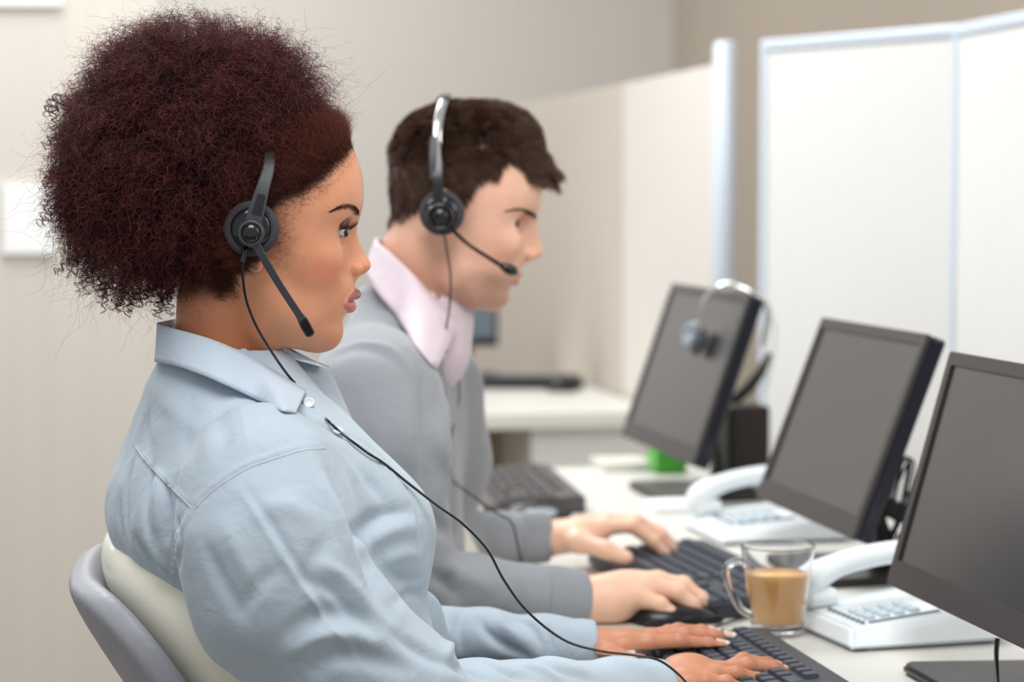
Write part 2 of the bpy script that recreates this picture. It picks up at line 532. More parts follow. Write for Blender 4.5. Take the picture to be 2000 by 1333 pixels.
# ------------------------------------------------------------------ monitors
def monitor(label, B, W, H, tilt, bezel=0.016, chin=0.03, group='black computer monitors on the desk', bmat=None, base_w=0.24, neck_shift=0.0, yaw=0.0):
    """B = lower far corner of the front; the screen faces -X, its width runs towards the viewer (-Y)"""
    B = np.array(B); t = math.radians(tilt)
    gap = B[2] - DESK
    root = empty('computer_monitor', (B[0] + 0.09, B[1] - W / 2, DESK), label, 'monitor', group)
    # local: x along width (towards viewer), z up the screen, y out of the screen to the user
    X = np.array([0, -1, 0.]); Z = np.array([math.sin(t), 0, math.cos(t)]); Y = np.cross(X, Z)
    mw = Matrix(((X[0], Y[0], Z[0], B[0]), (X[1], Y[1], Z[1], B[1]), (X[2], Y[2], Z[2], B[2]), (0, 0, 0, 1)))
    bmm = bmat or m_bezel
    bm = bmesh.new()
    b = bezel; dp = 0.006
    O = [(0, 0), (W, 0), (W, H), (0, H)]; I = [(b, chin), (W - b, chin), (W - b, H - b), (b, H - b)]
    vo = [[bm.verts.new((x, y, z)) for x, z in L_] for L_ in (O, I) for y in (0, -dp)]
    of, ob, jf, jb = vo
    for i in range(4):
        k = (i + 1) % 4
        bm.faces.new((of[i], of[k], jf[k], jf[i])); bm.faces.new((ob[i], jb[i], jb[k], ob[k]))
        bm.faces.new((of[i], ob[i], ob[k], of[k])); bm.faces.new((jf[i], jf[k], jb[k], jb[i]))
    bmesh.ops.bevel(bm, geom=list(bm.edges), offset=0.0012, segments=2, affect='EDGES')
    bm_obj('bezel', bm, bmm, root, mw=mw)
    box('screen', (W / 2, -0.0055, (H + chin - b) / 2), (W - 2 * b + .002, 0.005, H - b - chin + .002), m_screen, root, 0.0, mw)
    bm = bmesh.new()
    add_box(bm, (W / 2, -0.006 - 0.011, H / 2), (W, 0.022, H), bevel=0.004)
    bm_obj('casing', bm, m_side, root, mw=mw)
    bm = bmesh.new()
    prism(bm, [(W * .12, H * .10), (W * .88, H * .10), (W * .88, H * .82), (W * .12, H * .82)], 0.0, 0.03, 0.006, 'z', (0.7, W / 2, H * .45))
    bmesh.ops.transform(bm, matrix=Matrix(((1, 0, 0, 0), (0, 0, -1, -0.027), (0, 1, 0, 0), (0, 0, 0, 1))), verts=bm.verts)
    bm_obj('rear_housing', bm, m_black, root, mw=mw)
    # stand
    Bm = B + X * W / 2
    mid = Bm + Z * H * 0.35 - Y * 0.05
    foot = np.array([B[0] + 0.115 + neck_shift, Bm[1], DESK + 0.012])
    tube('neck', [mid, (mid + foot) / 2 + np.array([0.012, 0, -0.01]), foot], [0.03, 0.024, 0.03], m_black, root, seg=16, flat=0.45, up=(1, 0, 0))
    bm = bmesh.new()
    w2 = base_w / 2; x0 = B[0] - 0.02 + neck_shift; x1 = x0 + 0.2
    poly = [(x0 + .012, Bm[1] - w2), (x1, Bm[1] - w2 * .8), (x1, Bm[1] + w2 * .8), (x0 + .012, Bm[1] + w2), (x0, Bm[1] + w2 - .012), (x0, Bm[1] - w2 + .012)]
    prism(bm, poly, DESK + 0.0005, DESK + 0.012, 0.004)
    bm_obj('base', bm, m_base, root)
    return root, mw
m_bezel_grey = mat('satin_grey_bezel', (104, 108, 114), 0.3, noise=0.12, nscale=90, stretch=(0.02, 1, 1))
mon1, mw1 = monitor('nearest black monitor, cut off by the right edge, with brushed bezel', (0.880, 2.378, DESK + .08), 0.43, 0.270, 15.5)
mon2, mw2 = monitor('middle black monitor behind the glass mug and in front of the cream partition', (0.953, 3.116, DESK + .08), 0.418, 0.277, 20.8)
mon3, mw3 = monitor('farthest of the three desk monitors, with a headset hung over its top edge', (0.961, 3.979, DESK + .08), 0.49, 0.293, 19.0)

# far monitor, keyboard and mouse, dim behind the man
def far_pt(px, py): return PZ(px, py, DESK)
c = P(900, 690, 6.35)
root = empty('far_monitor', (c[0], c[1], DESK), 'blurred blue-grey monitor on the far desk behind the man', 'monitor')
fm = frame_mat((c[0], c[1], DESK), RT, (0, 0, 1))
box('screen', (0, -0.02, 0.27), (0.19, 0.006, 0.3), m_screen_far, root, 0.002, fm)
box('casing', (0, 0, 0.265), (0.21, 0.032, 0.34), m_black, root, 0.006, fm)
box('neck', (0, 0.02, 0.06), (0.06, 0.03, 0.11), m_black, root, 0.004, fm)
box('base', (0, 0, 0.009), (0.2, 0.16, 0.016), m_black, root, 0.004, fm)
c = PZ(1015, 757, DESK)
fk = frame_mat((c[0], c[1], DESK), RT, (0, 0, 1))
root = empty('far_keyboard', c, 'black keyboard lying far back on the white desk behind the man', 'keyboard')
box('case', (0.0, 0, 0.014), (0.34, 0.13, 0.024), m_black, root, 0.004, fk)
bm = bmesh.new()
for i in range(18):
    for j in range(5):
        add_box(bm, (-0.155 + i * .018, -0.045 + j * .022, .029), (.015, .018, .008))
tag(bm_obj('keys', bm, m_key, root, mw=fk), kind='stuff')
c = PZ(1098, 765, DESK)
bm = bmesh.new(); add_lathe(bm, [(0, 0.0005), (0.03, 0.0005), (0.034, .008), (0.028, .026), (0.012, .036), (0, .038)], 24, Matrix.Translation(V(c)) @ Matrix.Diagonal((1.3, 1, 1, 1)))
tag(bm_obj('far_mouse', bm, m_mouse, smooth=True), 'black mouse beside the far keyboard behind the man', 'mouse')

# ------------------------------------------------------------------ keyboards
def keyboard(label, corner, ang, D=0.15, L=0.44, case=None, km=None):
    """corner = far user-side corner on the desk; long side runs towards the viewer"""
    root = empty('computer_keyboard', corner, label, 'keyboard', 'keyboards on the desk')
    a = math.radians(ang)
    ydir = np.array([math.sin(a), -math.cos(a), 0]); xdir = np.array([math.cos(a), math.sin(a), 0])
    tl = math.radians(5)
    mw = Matrix(((xdir[0], ydir[0], 0, corner[0]), (xdir[1], ydir[1], 0, corner[1]), (0, 0, 1, DESK), (0, 0, 0, 1)))
    # local x: from user edge to back, local y: along the row, z up (left-handed pair is fine, faces are recalculated)
    bm = bmesh.new()
    prism(bm, [(0.0, 0.001), (D, 0.001), (D, 0.028), (D - .02, 0.029), (0.0, 0.014)], 0, L, 0.002, 'y')
    bm_obj('case', bm, case or m_keybase, root, mw=mw)
    kp = 0.0191
    rows = [[(i * kp, 1) for i in range(13)],
            [(i * kp, 1) for i in range(13)] + [(13.5 * kp, 2)],
            [(.25 * kp, 1.5)] + [((i + 1.5) * kp, 1) for i in range(12)] + [(13.75 * kp, 1.5)],
            [(.375 * kp, 1.75)] + [((i + 1.75) * kp, 1) for i in range(11)] + [(13.4 * kp, 2.2)],
            [(.6 * kp, 2.25)] + [((i + 2.25) * kp, 1) for i in range(10)] + [(13.1 * kp, 2.75)],
            [(.12 * kp, 1.25), (1.4 * kp, 1.25), (2.7 * kp, 1.25), (6.2 * kp, 5.5), (9.7 * kp, 1.25), (11 * kp, 1.25), (12.3 * kp, 1.25), (13.6 * kp, 1.25)]]
    keys = []
    for r, row in enumerate(rows):
        x = D - 0.032 - r * 0.0195 - (0.004 if r else 0)
        for y, w in row:
            if r == 0: y = y * 1.06
            keys.append((x, 0.018 + y, w))
    for j in range(3):
        for r in (0, 1, 2): keys.append((D - 0.032 - r * 0.0195 - (0.004 if r else 0), 0.018 + 15.3 * kp + j * kp, 1))
        keys.append((D - 0.036 - 5 * 0.0195, 0.018 + 15.3 * kp + j * kp, 1))
    keys.append((D - 0.036 - 4 * 0.0195, 0.018 + 16.3 * kp, 1))
    for j in range(4):
        for r in range(1, 6):
            if len(keys) < 100 + 30: keys.append((D - 0.036 - r * 0.0195, 0.018 + 18.7 * kp + j * kp, 1))
    meshes = {}
    def kmesh(w):
        if w not in meshes:
            bm = bmesh.new(); hw = w * kp / 2 - 0.0009; hx = 0.0087
            prism(bm, [(-hx, -hw), (hx, -hw), (hx, hw), (-hx, hw)], 0, 0.0085, 0.0008, 'z', (0.8, 0, 0))
            bmesh.ops.recalc_face_normals(bm, faces=bm.faces)
            me = bpy.data.meshes.new('key'); bm.to_mesh(me); bm.free(); me.materials.append(km or m_key); meshes[w] = me
        return meshes[w]
    extra = bmesh.new()
    for i, (x, y, w) in enumerate(keys):
        z = 0.0125 + 0.014 * x / D
        mk = mw @ Matrix.Translation((x, y, z)) @ Matrix.Rotation(-tl, 4, 'Y')
        if i < 99:
            o = bpy.data.objects.new('key', kmesh(w)); COL.objects.link(o); o.parent = root
            o.matrix_parent_inverse = root.matrix_basis.inverted(); o.matrix_basis = mk
        else:
            add = bmesh.new(); add.from_mesh(kmesh(w)); add.transform(mk)
            tmp = bpy.data.meshes.new('t'); add.to_mesh(tmp); add.free(); extra.from_mesh(tmp); bpy.data.meshes.remove(tmp)
    tag(bm_obj('keys', extra, km or m_key, root), kind='stuff')
    return root
kb1 = keyboard('dark keyboard under the woman\'s hands, nearest the viewer', (0.600, 2.415, DESK), 0)
kb2 = keyboard('dark keyboard under the man\'s left hand, behind the mug', (0.690, 3.05, DESK), 3, 0.172)
kb3 = keyboard('unused grey keyboard on the desk beyond the man\'s arms', (0.665, 4.00, DESK), -4, 0.165, 0.445, m_keybase2, m_keybase2)

# ------------------------------------------------------------------ mice
def mouse(label, px, py, yaw, m, silver=False):
    c = PZ(px, py)
    root = empty('computer_mouse', c, label, 'mouse', None)
    bm = bmesh.new()
    bmesh.ops.create_uvsphere(bm, u_segments=28, v_segments=16, radius=1)
    for v in bm.verts:
        x, y, z = v.co
        z2 = z * 0.019 if z > 0 else z * 0.003
        z2 *= 1 - 0.25 * x
        v.co = (x * 0.056, y * 0.032 * (1 - 0.12 * x * x), 0.0185 * 0 + 0.004 + z2)
    mw = Matrix.Translation(V(c)) @ Matrix.Rotation(math.radians(yaw), 4, 'Z')
    bm_obj('shell', bm, m, root, smooth=True, mw=mw)
    box('side_strip', (0, 0, 0.006), (0.1, 0.058, 0.008), m_black, root, 0.003, mw)
    bm = bmesh.new(); add_lathe(bm, [(0, -.003), (0.007, -.003), (0.007, .003), (0, .003)], 18, mw @ Matrix.Translation((0.028, 0, 0.0115)) @ Matrix.Rotation(math.pi / 2, 4, 'X'))
    bm_obj('scroll_wheel', bm, m_black, root)
    if silver:
        for s in (-1, 1):
            bm = bmesh.new(); bmesh.ops.create_uvsphere(bm, u_segments=16, v_segments=10, radius=1)
            bmesh.ops.transform(bm, matrix=mw @ Matrix.Translation((-0.005, s * 0.027, 0.012)) @ Matrix.Diagonal((.03, .008, .009, 1)), verts=bm.verts)
            bm_obj('silver_side', bm, m_silver, root, smooth=True)
    return root
mouse('black mouse under the man\'s right hand', 1322, 1216, 8, m_mouse)
mouse('black and silver mouse beside the unused grey keyboard', 1048, 1014, 12, m_mouse, True)

# ------------------------------------------------------------------ phones
def phone(label, corner, ang, w=0.19, dep=0.2):
    """corner = near user-side corner; x away from the user, y away from the viewer"""
    root = empty('desk_phone', corner, label, 'telephone', 'white desk telephones')
    a = math.radians(ang)
    xd = (math.cos(a), math.sin(a)); yd = (-math.sin(a), math.cos(a))
    mw = Matrix(((xd[0], yd[0], 0, corner[0]), (xd[1], yd[1], 0, corner[1]), (0, 0, 1, DESK), (0, 0, 0, 1)))
    bm = bmesh.new()
    v = [(0, 0, .004), (dep, 0, .004), (dep, w, .004), (0, w, .004), (0.014, 0.028, .024), (dep - .012, 0.028, .042), (dep - .012, w - .008, .042), (0.014, w - .008, .024)]
    vs = [bm.verts.new(p) for p in v]
    for f in ((3, 2, 1, 0), (4, 5, 6, 7), (0, 1, 5, 4), (1, 2, 6, 5), (2, 3, 7, 6), (3, 0, 4, 7)):
        bm.faces.new([vs[i] for i in f])
    bmesh.ops.bevel(bm, geom=list(bm.edges), offset=0.004, segments=3, affect='EDGES')
    bm_obj('body', bm, m_phone, root, mw=mw)
    bm = bmesh.new()
    for x, y in ((0.02, .02), (dep - .03, .02), (0.02, w - .02), (dep - .03, w - .02)):
        add_box(bm, (x, y, .0025), (.015, .015, .005))
    bm_obj('rubber_feet', bm, m_black, root, mw=mw)
    sl = math.atan2(.018, dep - .026)
    top = mw @ Matrix.Translation((0.014, 0, .0242)) @ Matrix.Rotation(-sl, 4, 'Y')
    for r in range(4):
        for c in range(3):
            box('phone_key', (0.035 + r * 0.019, 0.055 + c * .019, 0.002), (.012, .013, .005), m_phone_key, root, 0.0015, top)
    for c in range(8):
        box('memory_key', (0.018, 0.036 + c * .0125, 0.0015), (.004, .007, .003), m_pdark, root, 0.0008, top)
    box('display', (0.15, 0.085, 0.001), (.04, .08, .004), m_phone_lcd, root, 0.001, top)
    box('index_strip', (0.07, 0.034, 0.001), (.09, .004, .002), m_pdark, root, 0.0005, top)
    # handset on the far side, running along x
    hy = w - 0.034
    tube('handset', [(top @ Vector((x, hy, z)))[:] for x, z in ((0.0, .012), (0.012, .03), (0.05, .044), (0.11, .049), (0.165, .044), (0.2, .03), (0.212, .012))], [0.022, .025, .0185, .018, .0185, .025, .022], m_phone, root, seg=20, flat=0.75, up=(0, 0, 1))
    box('ear_cup', (0.018, hy, 0.011), (.044, .048, .022), m_phone, root, 0.009, top)
    box('mouth_cup', (0.195, hy, 0.011), (.044, .048, .022), m_phone, root, 0.009, top)
    return root
phone('white desk telephone to the right of the mug, beside the nearest monitor', (0.842, 2.385, DESK), 6, 0.195, 0.205)
phone('white desk telephone behind the man\'s keyboard, beside the middle monitor', (0.915, 3.165, DESK), 2, 0.2, 0.22)

# ------------------------------------------------------------------ glass mug
m_glass = bpy.data.materials.new('clear_glass'); m_glass.use_nodes = True
b = m_glass.node_tree.nodes['Principled BSDF']
b.inputs['Base Color'].default_value = (0.97, 0.98, 0.98, 1); b.inputs['Roughness'].default_value = 0.02
b.inputs['Transmission Weight'].default_value = 1.0; b.inputs['IOR'].default_value = 1.45
m_coffee = mat('milky_coffee', (255, 192, 122), 0.25, sss=0.5, sss_r=(1, .8, .6), sss_s=0.01)
c = PZ(1518, 1240)
mug = empty('glass_mug', c, 'clear glass mug half full of milky coffee on the desk', 'mug')
R0, R1, HH = 0.029, 0.0435, 0.106
def mr(z): return R0 + (R1 - R0) * (z / HH) ** 0.9
outer = [(0, 0.0008), (0.022, 0.0008), (0.024, 0.0008), (R0 - .001, 0.0025), (mr(.005), .005)] + [(mr(z), z) for z in list(np.linspace(0.007, HH - .004, 14)) + [HH - .0026, HH - .0018, HH - .0010]]
inner = [(mr(z) - 0.0015, z) for z in [HH - .0010, HH - .0018, HH - .0026] + list(np.linspace(HH - .004, 0.018, 14)) + [.0165, .0155]] + [(mr(0.014) - .006, 0.0125), (0, 0.0125)]
mT = Matrix.Translation(V(c))
lathe('glass_body', outer + [(R1 - .0008, HH)] + inner, m_glass, mug, mT)
cz = 0.073
lathe('coffee', [(0, 0.0131), (mr(0.014) - .0075, 0.0131)] + [(mr(z) - 0.0018, z) for z in np.linspace(0.018, cz, 8)] + [(0, cz)], m_coffee, mug, mT)
hd = -RT * 0.97 - np.array([FW[0], FW[1], 0]) * 0.25
hp = [(mr(.088) - .001, .086), (mr(.09) + .008, .089), (.062, .0835), (.064, .072), (.056, .05), (.045, .032), (mr(.024) - .001, .024)]
tube('handle', [c + hd * r + np.array([0, 0, z]) for r, z in hp], 0.0042, m_glass, mug, seg=14, flat=1.3, up=(FW[0], FW[1], 0))

# ------------------------------------------------------------------ bits on the desk
c = PZ(1302, 922)
bm = bmesh.new(); prism(bm, [(-.03, -.04), (.03, -.04), (.03, .04), (-.03, .04)], 0.001, 0.044, 0.004, 'z', (0.9, 0, 0)); bm.transform(Matrix.Translation(V(c)))
tag(bm_obj('green_box', bm, m_green), 'small bright green box behind the farthest desk monitor', 'box')
c = PZ(1215, 915)
bm = bmesh.new(); add_box(bm, (c[0], c[1], DESK + .009), (.1, .12, .016), bevel=.003)
tag(bm_obj('paper_stack', bm, m_edge), 'low pale grey stack of paper near the green box', 'paper')
c = PZ(1298, 1002)
bm = bmesh.new(); add_box(bm, (c[0] + .02, c[1] + .02, DESK + .009), (.085, .07, .016), bevel=.002)
tag(bm_obj('white_card_box', bm, m_paper), 'flat white box in front of the farthest desk monitor\'s base', 'box')
# black speaker behind the third monitor
c = PZ(1402, 942)
root = empty('desktop_speaker', c, 'black upright box among cables behind the farthest desk monitor', 'speaker')
box('cabinet', (c[0] + .05, c[1] + .0, DESK + 0.07), (.075, .07, .138), m_brown, root, 0.006)
box('front_grille', (c[0] + .05 - .039, c[1], DESK + 0.07), (.004, .06, .12), m_black, root, 0.001)
# dark document tray leaning behind the third monitor
fr = Frame(1460, 740, 4.22)
pts = [(1405, 800), (1425, 775), (1452, 752), (1478, 722), (1500, 688), (1508, 692), (1496, 728), (1474, 760), (1446, 782), (1420, 812)]
loc = [fr.at(x, y, 0) for x, y in pts]
bm = bmesh.new(); prism(bm, [(q[0], q[2]) for q in loc], -.03, .04, .002, 'y')
mwf = Matrix(((fr.u[0], fr.v[0], 0, fr.O[0]), (fr.u[1], fr.v[1], 0, fr.O[1]), (0, 0, 1, fr.O[2]), (0, 0, 0, 1)))
tray = bm_obj('document_arm', bm, m_base, smooth=False, mw=mwf)
tag(tray, 'dark curved plastic document arm sticking out behind the farthest desk monitor', 'document holder')
# its stem down to the desk
q = fr.at(1412, 800, 0.0)
tube('stem', [fr.wor((q[0], 0.0, q[2] + .005)), fr.wor((q[0] + .004, 0, (q[2] + DESK - fr.O[2]) / 2)), fr.wor((q[0], 0, DESK - fr.O[2] + .002))], 0.007, m_black, tray)
# cable tangles
def cables(name, label, cx, cy, d, sx, sy, n, seed, r=0.0022, group=None):
    rr = np.random.default_rng(seed); bm = bmesh.new()
    ctr = P(cx, cy, d)
    for i in range(n):
        a = rr.uniform(-1, 1, 3); pts = []
        ph = rr.uniform(0, 6.28); w = rr.uniform(2.5, 5)
        for t in np.linspace(0, 1, 7):
            o = RT * sx * (math.sin(ph + w * t) * 0.8 + 0.2 * a[0]) + np.array([0, 0, 1]) * sy * (math.cos(ph * 1.7 + w * 1.2 * t) * .85) + FW * 0.05 * math.sin(3 * t + a[1] * 3)
            p = ctr + o; p[2] = max(p[2], DESK + 0.004); pts.append(p)
        add_tube(bm, spline(pts, 8), r * rr.uniform(.7, 1.3), 6)
    return tag(bm_obj(name, bm, m_cable, smooth=True), label, 'cables', group, 'stuff')
cables('cable_tangle', 'tangle of thin black cables between the middle and nearest monitors', 1735, 985, 3.05, .032, .075, 9, 3)
cables('cable_tangle', 'tangle of cables behind the farthest desk monitor', 1425, 860, 4.15, .038, .075, 12, 5, 0.0028)
c = P(1738, 992, 3.05)
bm = bmesh.new(); add_box(bm, tuple(c), (.05, .03, .026), Matrix.Rotation(.5, 3, 'Y'), .006)
tag(bm_obj('cable_adaptor', bm, m_black), 'black plug adaptor held in the cables beside the nearest monitor', 'adaptor')
c = PZ(1720, 1095)
bm = bmesh.new(); add_box(bm, (c[0] + .09, c[1] - .03, DESK + .035), (.09, .11, .068), None, .008)
tag(bm_obj('power_adaptor', bm, m_black), 'black power box lying on the desk behind the nearest phone', 'power box')
tube_pts = [PZ(1395, 1226, DESK + .004), PZ(1425, 1216, DESK + .004), PZ(1462, 1202, DESK + .004), PZ(1500, 1180, DESK + .004), PZ(1600, 1160, DESK + .004)]
tag(tube('mouse_cable', tube_pts, 0.0018, m_cable), 'thin dark mouse cable running from the man\'s mouse behind the mug', 'cable')
tag(tube('monitor_cable', [P(1948, 1248, 2.28), P(1946, 1290, 2.27), P(1950, 1385, 2.19)], 0.0025, m_cable), 'black cable hanging below the nearest monitor', 'cable')
# ------------------------------------------------------------------ skin, hair, cloth
def skin_mat(name, rgb, rgb2, rough=0.42, sss=0.35):
    """colour comes from a per-vertex 'tint' (what the skin itself is there), plus fine mottling"""
    m = mat(name, rgb, rough, noise=0.0, sss=sss, sss_s=0.006, bump=0.0)
    nt = m.node_tree; b = nt.nodes['Principled BSDF']
    at = nt.nodes.new('ShaderNodeAttribute'); at.attribute_name = 'tint'
    tc = nt.nodes.new('ShaderNodeTexCoord')
    n = nt.nodes.new('ShaderNodeTexNoise'); n.inputs['Scale'].default_value = 60; n.inputs['Detail'].default_value = 5
    nt.links.new(tc.outputs['Object'], n.inputs['Vector'])
    mr_ = nt.nodes.new('ShaderNodeMapRange'); mr_.inputs['To Min'].default_value = 0.9; mr_.inputs['To Max'].default_value = 1.1
    nt.links.new(n.outputs['Fac'], mr_.inputs['Value'])
    mx = nt.nodes.new('ShaderNodeVectorMath'); mx.operation = 'SCALE'
    nt.links.new(at.outputs['Color'], mx.inputs[0]); nt.links.new(mr_.outputs['Result'], mx.inputs['Scale'])
    nt.links.new(mx.outputs[0], b.inputs['Base Color'])
    n2 = nt.nodes.new('ShaderNodeTexNoise'); n2.inputs['Scale'].default_value = 900; n2.inputs['Detail'].default_value = 3
    nt.links.new(tc.outputs['Object'], n2.inputs['Vector'])
    bp = nt.nodes.new('ShaderNodeBump'); bp.inputs['Strength'].default_value = 0.12; bp.inputs['Distance'].default_value = 0.0006
    nt.links.new(n2.outputs['Fac'], bp.inputs['Height']); nt.links.new(bp.outputs[0], b.inputs['Normal'])
    return m
def set_tint(me, cols):
    a = me.color_attributes.new('tint', 'FLOAT_COLOR', 'POINT')
    c = np.ones((len(cols), 4), np.float32); c[:, :3] = cols
    a.data.foreach_set('color', c.ravel())
def lin(rgb):
    return np.array(s2l(rgb)[:3])
def sstep(x, a, b):
    t = np.clip((x - a) / (b - a), 0, 1); return t * t * (3 - 2 * t)

class Head:
    """skull, face loft, nose, lips, eyes, ear and neck; all tables are in picture pixels on the person's mid-plane"""
    def __init__(s, fr, T, h, female):
        s.fr = fr; s.T = T
        A = lambda x, y, v=0.0: fr.at(x, y, v)
        tab = lambda k: (np.array([A(x, y)[2] for x, y in T[k]]), np.array([A(x, y)[0] for x, y in T[k]]))
        lo, hi = T['lo'], T['hi']
        F = Field(lo, hi, h); s.F = F
        W = F.Z[0, 0]
        def interp(k):
            z, u = tab(k); o = np.argsort(z)
            # smooth the table a little
            zz = np.linspace(z.min(), z.max(), 200); uu = np.interp(zz, z[o], u[o])
            ker = np.ones(7) / 7; uu = np.convolve(np.pad(uu, 3, 'edge'), ker, 'valid')
            return np.interp(W, zz, uu)
        # cranium
        for c_, r_, p_ in T['cranium']:
            q = A(*c_); F.ell(q, r_, 0.012, p=p_)
        # face loft
        F0 = interp('front0'); B0 = interp('back0'); Fm = interp('nose')
        zt = np.array([A(500, y)[2] for y, _ in T['width']]); o = np.argsort(zt)
        Wd = np.interp(W, zt[o], np.array([w_ for _, w_ in T['width']])[o])
        Cx = A(T['cx'], T['eye'][1])[0]
        X = F.X; Y = F.Y; Z = F.Z
        a1 = np.maximum(F0 - Cx, 0.004)[None, None, :]; a2 = np.maximum(Cx - B0, 0.004)[None, None, :]; bb = np.maximum(Wd, 0.002)[None, None, :]
        # nose relief moves the front outward
        s.zn = A(500, T['nose_top'])[2]; s.zt = A(500, T['nose_tip'])[2]; s.zb = A(500, T['nose_base'])[2]
        tt = np.clip((s.zn - W) / (s.zn - s.zt), 0, 1.15)
        sig = (T['nose_w'][0] + (T['nose_w'][1] - T['nose_w'][0]) * tt ** 1.3)[None, None, :]
        rel = np.maximum(Fm - F0, 0)[None, None, :] * np.exp(-(np.abs(Y) / sig) ** 2.2)
        x = X - Cx - rel
        nt_ = T.get('nf', [(300, 2.2), (380, 2.2), (440, 1.95), (500, 1.8), (560, 1.7), (620, 1.7), (660, 2.0)])
        zt2 = np.array([A(500, y)[2] for y, _ in nt_]); o2 = np.argsort(zt2)
        nfr = np.interp(W, zt2[o2], np.array([w_ for _, w_ in nt_])[o2])[None, None, :]
        n = np.where(X - Cx > 0, nfr, 2.3)
        ax = np.where(x > 0, x / a1, -x / a2); ay = np.abs(Y) / bb
        q = (ax ** n + ay ** n) ** (1 / n) + 1e-5
        g = np.sqrt((np.where(x > 0, 1 / a1, 1 / a2) * (ax / q) ** (n - 1)) ** 2 + ((ay / q) ** (n - 1) / bb) ** 2) + 1e-5
        d = (q - 1) / g
        zhi = A(500, T['loft'][0])[2]; zlo = A(500, T['loft'][1])[2]
        d = np.maximum(d, np.maximum(Z - zhi, zlo - Z))
        # round the cut ends
        F.raw(np.clip(d, -0.05, 0.05), 0.010)
        for it in T.get('extra', []):
            if it[0] == 'ell': F.ell(A(*it[1]), it[2], it[3], it[4] if len(it) > 4 else 'add')
            else:
                F.chain([A(*q_) for q_ in it[1]], it[2], it[3], it[4] if len(it) > 4 else 'add', it[5] if len(it) > 5 else None)
        # neck
        F.chain([A(*q_) for q_ in T['neck'][0]], T['neck'][1], 0.012, sq=((0, 1, 0), T.get('neck_sq', 1.12)))
        # sockets, lids
        ex, ey = T['eye']; ev = T['eye_v']; s.eyes = []
        for sg in (-1, 1):
            c = A(ex, ey, 0); c[1] = sg * ev
            s.eyes.append(c)
            F.ell(c + np.array([0.016, -sg * 0.0, 0.000]), (0.014, 0.0185, 0.0125), 0.012, 'sub')
            F.cap(c + np.array([0.008, -sg * 0.014, 0.0185]), c + np.array([0.000, sg * 0.018, 0.019]), 0.006, 0.005, 0.010)
        F.blur(5 if h < .0015 else 2)
        for sg, c in zip((-1, 1), s.eyes):
            F.ell(c, (0.0139,) * 3, 0.0035)
            # lid crease
            F.chain([c + np.array([0.0128, -sg * .008, .0075]), c + np.array([0.0125, 0, .0095]), c + np.array([0.009, sg * .0095, .0075])], [.0009] * 3, 0.0022, 'sub')
        # nose wings and nostrils
        wx, wy = T['wing']
        for sg in (-1, 1):
            c = A(wx, wy); c[1] = sg * T['wing_v']
            F.ell(c, T['wing_r'], 0.0030)
            c2 = c + np.array([T['wing_r'][0] * 1.0, -sg * 0.0015, -T['wing_r'][2] * .80])
            F.ell(c2, (0.0052, 0.0034, 0.0022), 0.0012, 'sub')
        # lips
        ul, ll, mc, st = T['ulip'], T['llip'], T['mouth_corner'], T['stomion']
        mv = T['mouth_v']
        C = A(*mc); U = A(*ul); Lw = A(*ll); S = A(*st)
        ru, rl = T['lip_r']
        s.lips = []; base_f = F.f.copy()
        for sg in (-1, 1):
            cc = C.copy(); cc[1] = sg * mv
            def su(v_, z_):
                i = int(round((v_ - F.lo[1]) / F.h)); j = int(round((z_ - F.lo[2]) / F.h))
                col = base_f[:, i, j]; ks = np.where(col < 0)[0]
                return F.lo[0] + F.h * (ks[-1] + col[ks[-1]] / (col[ks[-1]] - col[min(ks[-1] + 1, len(col) - 1)] + 1e-9)) if len(ks) else cc[0]
            def arc(p0, r0, up):
                pts = []; rs = []
                prot = (p0[0] - r0) - su(0, p0[2])
                for t in np.linspace(0, 1, 9):
                    y_ = sg * mv * math.sin(t * math.pi / 2)
                    z_ = p0[2] + (cc[2] - p0[2]) * t ** 1.1 + (up * 0.0010 * math.sin(t * math.pi))
                    r_ = r0 * max(1 - t, 0) ** 0.85 + 0.0010 * t
                    pts.append(np.array([su(y_, z_) + prot * (1 - t) ** 1.0 + t * (-r_ * .15), y_, z_])); rs.append(r_)
                return pts, rs
            pu, ruu = arc(U, ru, 1); pl, rll = arc(Lw, rl, 0)
            F.chain(pu, ruu, 0.0022); F.chain(pl, rll, 0.0022)
            s.lips += [(pu, ruu), (pl, rll)]
        base_f = F.f.copy()
        for sg in (-1, 1):
            cc = C.copy(); cc[1] = sg * mv
            def su(v_, z_):
                i = int(round((v_ - F.lo[1]) / F.h)); j = int(round((z_ - F.lo[2]) / F.h))
                col = base_f[:, i, j]; ks = np.where(col < 0)[0]
                return F.lo[0] + F.h * (ks[-1] + col[ks[-1]] / (col[ks[-1]] - col[min(ks[-1] + 1, len(col) - 1)] + 1e-9)) if len(ks) else cc[0]
            ps = []
            for t in np.linspace(0, 1.03, 9):
                y_ = sg * mv * math.sin(min(t, 1.04) * math.pi / 2 * .98); z_ = S[2] + (cc[2] - S[2]) * t
                ps.append(np.array([su(y_, z_) + .0001, y_, z_]))
            F.chain(ps, [0.0004, .0004, .0005, .0006, .0007, .0008, .0008, .0007, .0005], 0.0008, 'sub'); s.grooves = getattr(s, 'grooves', []) + [(ps, [.0010] * 9)]
